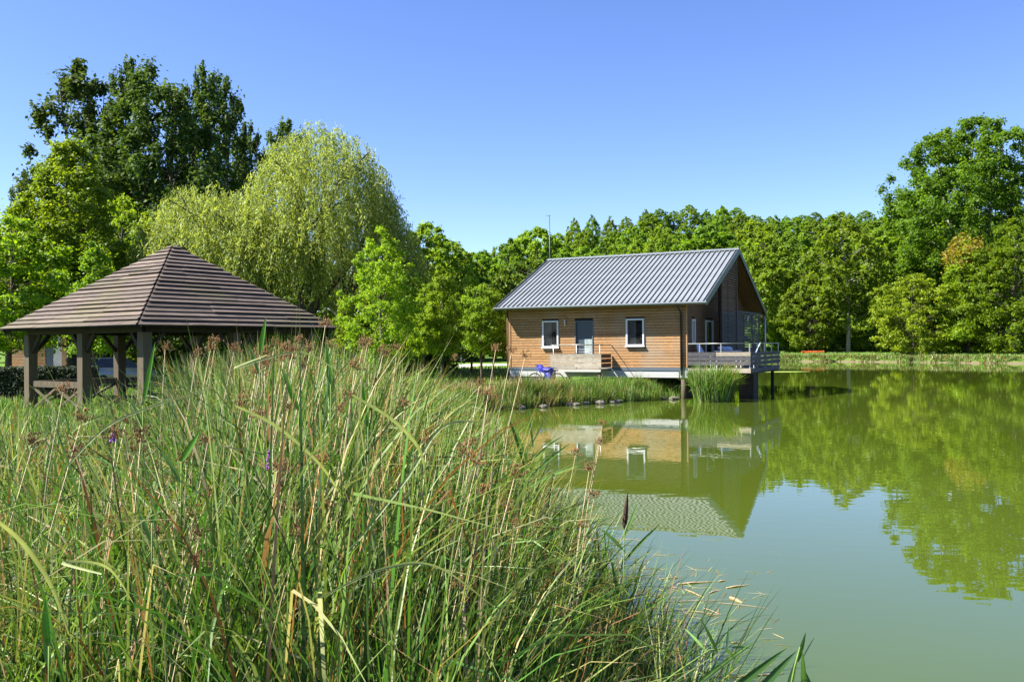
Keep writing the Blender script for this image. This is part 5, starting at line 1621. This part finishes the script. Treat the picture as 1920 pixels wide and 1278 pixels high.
# long arching pale blades
for i, (pp, w, Yd, lab) in enumerate((
        ([(-20, 965), (40, 1015), (95, 1095), (130, 1190)], .016, 2.6, 'broad pale blade sweeping down from the left edge'),
        ([(190, 1075), (115, 1054), (200, 1062), (250, 1130)], .009, 2.7, 'pale arching blade in the lower left sedges'),
        ([(500, 665), (440, 690), (560, 660), (640, 700)], .009, 4.0, 'pale arching blade in front of the gazebo right corner'),
        ([(600, 1120), (720, 1065), (820, 1062), (930, 1140)], .008, 2.9, 'yellow blade arching over the middle of the sedges'),
        ([(660, 740), (740, 790), (790, 850), (800, 930)], .013, 3.4, 'bent straw coloured blade above the middle sedges'),
        ([(440, 760), (520, 800), (600, 870), (640, 930)], .012, 3.4, 'pale green blade drooping right in the upper sedges'),
        ([(120, 880), (200, 800), (290, 760), (420, 720)], .008, 3.2, 'thin pale blade slanting up across the left sedges'),
        ([(650, 1040), (760, 900), (830, 800), (905, 790)], .012, 3.6, 'green blade rising right and nodding near the water'))):
    Yd *= .74; w *= .8
    rb = at(pp[0][0], pp[0][1], Yd)
    r = empty('arching_blade', rb, 0, lab, 'sedge blade')
    P_ = [at(x, y, Yd + .1 * k) - rb for k, (x, y) in enumerate(pp)]
    # Catmull-Rom through the points
    V = []; F = []; Cc = []; K = 20
    def cr_pt(t):
        s = t * (len(P_) - 1); i = min(int(s), len(P_) - 2); f_ = s - i
        p0 = P_[max(i - 1, 0)]; p1 = P_[i]; p2 = P_[i + 1]; p3 = P_[min(i + 2, len(P_) - 1)]
        return .5 * ((2 * p1) + (p2 - p0) * f_ + (2 * p0 - 5 * p1 + 4 * p2 - p3) * f_ ** 2 + (3 * p1 - p0 - 3 * p2 + p3) * f_ ** 3)
    for k in range(K + 1):
        t = k / K; c = cr_pt(t); d = (cr_pt(min(t + .02, 1)) - cr_pt(max(t - .02, 0))).normalized()
        s = d.cross(Vector((0, -1, .3))).normalized(); hw = w / 2 * max(.08, math.sin(math.pi * (.12 + .86 * t)) ** .6)
        V += [tuple(c - s * hw), tuple(c + Vector((0, .002, -.001))), tuple(c + s * hw)]
        q = np.array((.26, .30, .12)) * (.8 + .3 * rnd.random())
        Cc += [tuple(q * .8), tuple(q * 1.1), tuple(q)]
        if k < K:
            a = k * 3; F += [(a, a + 1, a + 4, a + 3), (a + 1, a + 2, a + 5, a + 4)]
    link('leaf', np_mesh('leaf', np.array(V), np.array(F), M['blade'], {'Col': np.array(Cc)}, smooth=True), r)

# sedge flower stems with brown heads
def head_mesh(seed):
    g = random.Random(seed); m = MB()
    for k in range(26):
        a = g.random() * 6.28; e_ = g.uniform(-.2, 1.3); L_ = g.uniform(.02, .085)
        d = Vector((math.cos(a) * math.cos(e_), math.sin(a) * math.cos(e_), math.sin(e_)))
        c = d * L_
        m.bar((0, 0, 0), c, .0016, .0016)
        for j in range(2):
            q = c + Vector((g.uniform(-1, 1), g.uniform(-1, 1), g.uniform(-1, 1))) * .010
            m.ball(q, .0042, .0042, .009, 5, 3)
    n = len(m.v)
    me = m.mesh('flower_head', M['brown_head'])
    return me
M['brown_head'] = simple('brown_head', (0.20, 0.105, 0.035), 0.9, var=0.5, scale=40)
heads = [head_mesh(s) for s in range(3)]
stem_meshes = []
for s in range(3):
    g = random.Random(s + 40)
    b1 = g.uniform(.05, .16)
    stem_meshes.append(MB().tube([(0, 0, 0), (b1 * .2, 0, .6), (b1, 0, 1.2), (b1 * 1.9, 0, 1.6)], [.0035, .003, .0025, .0015], 5).mesh('stem', M['dry_stem'], True))
hp = [(960, 660, 4.6), (930, 655, 4.4), (985, 668, 5.0), (900, 720, 4.6), (915, 740, 4.2), (620, 650, 4.6), (690, 645, 4.3), (665, 690, 4.0), (720, 660, 4.8), (745, 655, 5.2),
      (535, 655, 4.2), (370, 665, 4.8), (395, 655, 4.4), (440, 655, 5.0), (455, 760, 3.6), (490, 780, 3.2), (265, 820, 3.0), (255, 845, 3.2), (390, 830, 3.4), (350, 860, 3.0), (520, 880, 3.0), (550, 885, 3.4),
      (480, 700, 4.0), (580, 700, 4.4), (375, 1005, 2.8), (370, 1055, 2.7), (300, 1000, 2.9), (850, 985, 4.2), (955, 960, 4.0), (965, 985, 3.8), (1130, 795, 5.4), (1125, 830, 5.2), (1105, 880, 5.2), (1115, 930, 5.0), (1080, 850, 5.4),
      (860, 1100, 3.2), (885, 830, 4.6), (800, 820, 4.4), (870, 850, 4.0), (760, 760, 4.4), (640, 770, 4.0), (310, 655, 5.2), (610, 610, 5.0), (560, 640, 5.4), (700, 720, 4.6), (1010, 990, 4.6), (1090, 985, 4.8)]
hp += [(rnd.uniform(60, 1000), rnd.uniform(730, 1060), rnd.uniform(2.8, 4.2)) for _ in range(30)] + [(rnd.uniform(380, 760), rnd.uniform(635, 690), rnd.uniform(3.8, 5.2)) for _ in range(14)]
for i, (px, py, Yd) in enumerate(hp):
    tip = at(px, py, Yd)
    k = i % 3
    rz = rnd.uniform(-1.2, 1.2)
    top_l = (Vector((.1, 0, 1.6)))
    sc = rnd.uniform(.85, 1.1)
    tip_l = Vector(stem_meshes[k].vertices[-2].co)
    tl = Vector((tip_l.x * math.cos(rz) - tip_l.y * math.sin(rz), tip_l.x * math.sin(rz) + tip_l.y * math.cos(rz), tip_l.z)) * sc
    r = empty('sedge_flower_stem', tip - tl, rz, 'thin stem carrying a small brown sedge flower head above the blades', 'sedge flower', 'brown sedge flower heads')
    r.scale = (sc, sc, sc)
    link('stem', stem_meshes[k], r)
    h = link('flower_head', heads[k], r); h.location = tip_l
    h.scale = (rnd.uniform(.5, .75),) * 3

# purple loosestrife
for (px, py, Yd, lab, hh) in ((505, 862, 3.3, 'purple flower spike in the middle of the sedges', .075), (212, 820, 3.8, 'small mauve flower left in the sedges below the gazebo', .04)):
    tip = at(px, py, Yd)
    r = empty('purple_loosestrife', tip - Vector((0, 0, 1.0)), 0, lab, 'flower')
    MB().tube([(0, 0, 0), (.01, 0, .5), (0, 0, 1.0)], [.004, .003, .0025], 6).build('stem', M['green_stem'], r, True)
    m = MB()
    for k in range(46):
        t = rnd.random(); a = rnd.random() * 6.28; rr_ = .011 * (1.2 - t)
        m.ball((rr_ * math.cos(a), rr_ * math.sin(a), 1.0 - hh * .5 + hh * t), .005, .005, .0045, 5, 3)
    m.build('flower_spike', M['purple'], r, True)

# dry reed pieces floating on the pond
fl = [(1270, 1095, 1340, 1090, .030), (1285, 1105, 1320, 1120, .02), (1250, 1128, 1400, 1124, .010), (1345, 1130, 1440, 1140, .011), (1362, 1102, 1404, 1096, .028), (1347, 1090, 1361, 1088, .025), (1370, 1120, 1392, 1130, .05),
      (1290, 1145, 1350, 1153, .016), (1320, 1140, 1352, 1152, .014), (1235, 1085, 1280, 1081, .015), (1250, 1100, 1280, 1103, .014), (1240, 1146, 1290, 1142, .014), (1330, 1112, 1350, 1106, .02), (1210, 1130, 1260, 1128, .016),
      (1200, 1065, 1250, 1068, .012), (1225, 1040, 1250, 1042, .012), (1372, 1204, 1392, 1205, .02), (1250, 1200, 1300, 1192, .014), (1270, 1215, 1290, 1228, .016), (1220, 1182, 1275, 1195, .012), (1160, 1010, 1215, 1014, .012), (1180, 1150, 1232, 1158, .012), (1360, 1270, 1470, 1262, .02), (1290, 1268, 1400, 1266, .008)]
def on_water(px, py):
    d = at(px, py, 1.0) - Vector((0, 0, CAM_H)); t = -CAM_H / d.z
    return Vector((d.x * t, d.y * t, 0))
for (x0, y0, x1, y1, w) in fl:
    A = on_water(x0, y0); B_ = on_water(x1, y1); c = (A + B_) / 2; d = B_ - A
    m = MB().tube([(-d.length / 2, 0, .006), (-d.length * .1, rnd.uniform(-.01, .01), .016), (d.length / 2, 0, .005)], [w * .4, w * .5, w * .15], 6)
    o = m.build('floating_reed', M['straw'])
    o.location = (c.x, c.y, .0); o.rotation_euler = (0, 0, math.atan2(d.y, d.x)); o.scale = (1, 1, .5)
    tag(o, 'dry straw-coloured reed piece floating on the pond near the reeds', 'floating reed', 'dry reed pieces floating on the pond')
# fine floating litter
n = 420
lx = rng.normal(size=n) * .55; ly = rng.normal(size=n) * .8
c0 = on_water(1225, 1120)
fx = c0.x + lx - .2; fy = c0.y + ly
tag(link('floating_litter', blades(fx, fy, np.full(n, .004), .05 + .22 * rng.random(n), .004 + .008 * rng.random(n), np.full(n, 1.53), rng.random(n) * .06, rng.random(n) * 6.283, np.clip(pick(n, [0, 0, 0, 1, 3, 12, 14, 4, 0]), 0, 1), 2, twist=np.full(n, .0), name='floating_litter', zmin=.003)),
    'scattered bits of dry reed litter on the water by the sedges', 'plant litter', kind='stuff')
# thin sedges leaning out over the water
n = 800
by = 4.2 + 5.5 * rng.random(n)
bx = shore_x(by) + rng.random(n) * np.interp(by, [3, 6, 10], [.15, .55, .35]) - .15
tag(link('leaning_sedges', blades(bx, by, np.full(n, -.05), .45 + .6 * rng.random(n), .006 + .006 * rng.random(n), .25 + .35 * rng.random(n), rng.gamma(2, .3, n), rng.normal(size=n) * .9, np.clip(pick(n, [18, 16, 12, 10, 8, 6, 5, 2, 6]), 0, 1), 7, twist=rng.normal(size=n) * .6, name='leaning_sedges', zmin=.006)),
    'thin dark sedge blades leaning out over the pond edge', 'sedge', kind='stuff')

print('objects', len(bpy.data.objects), 'tris', sum(len(m.polygons) for m in bpy.data.meshes) * 2)
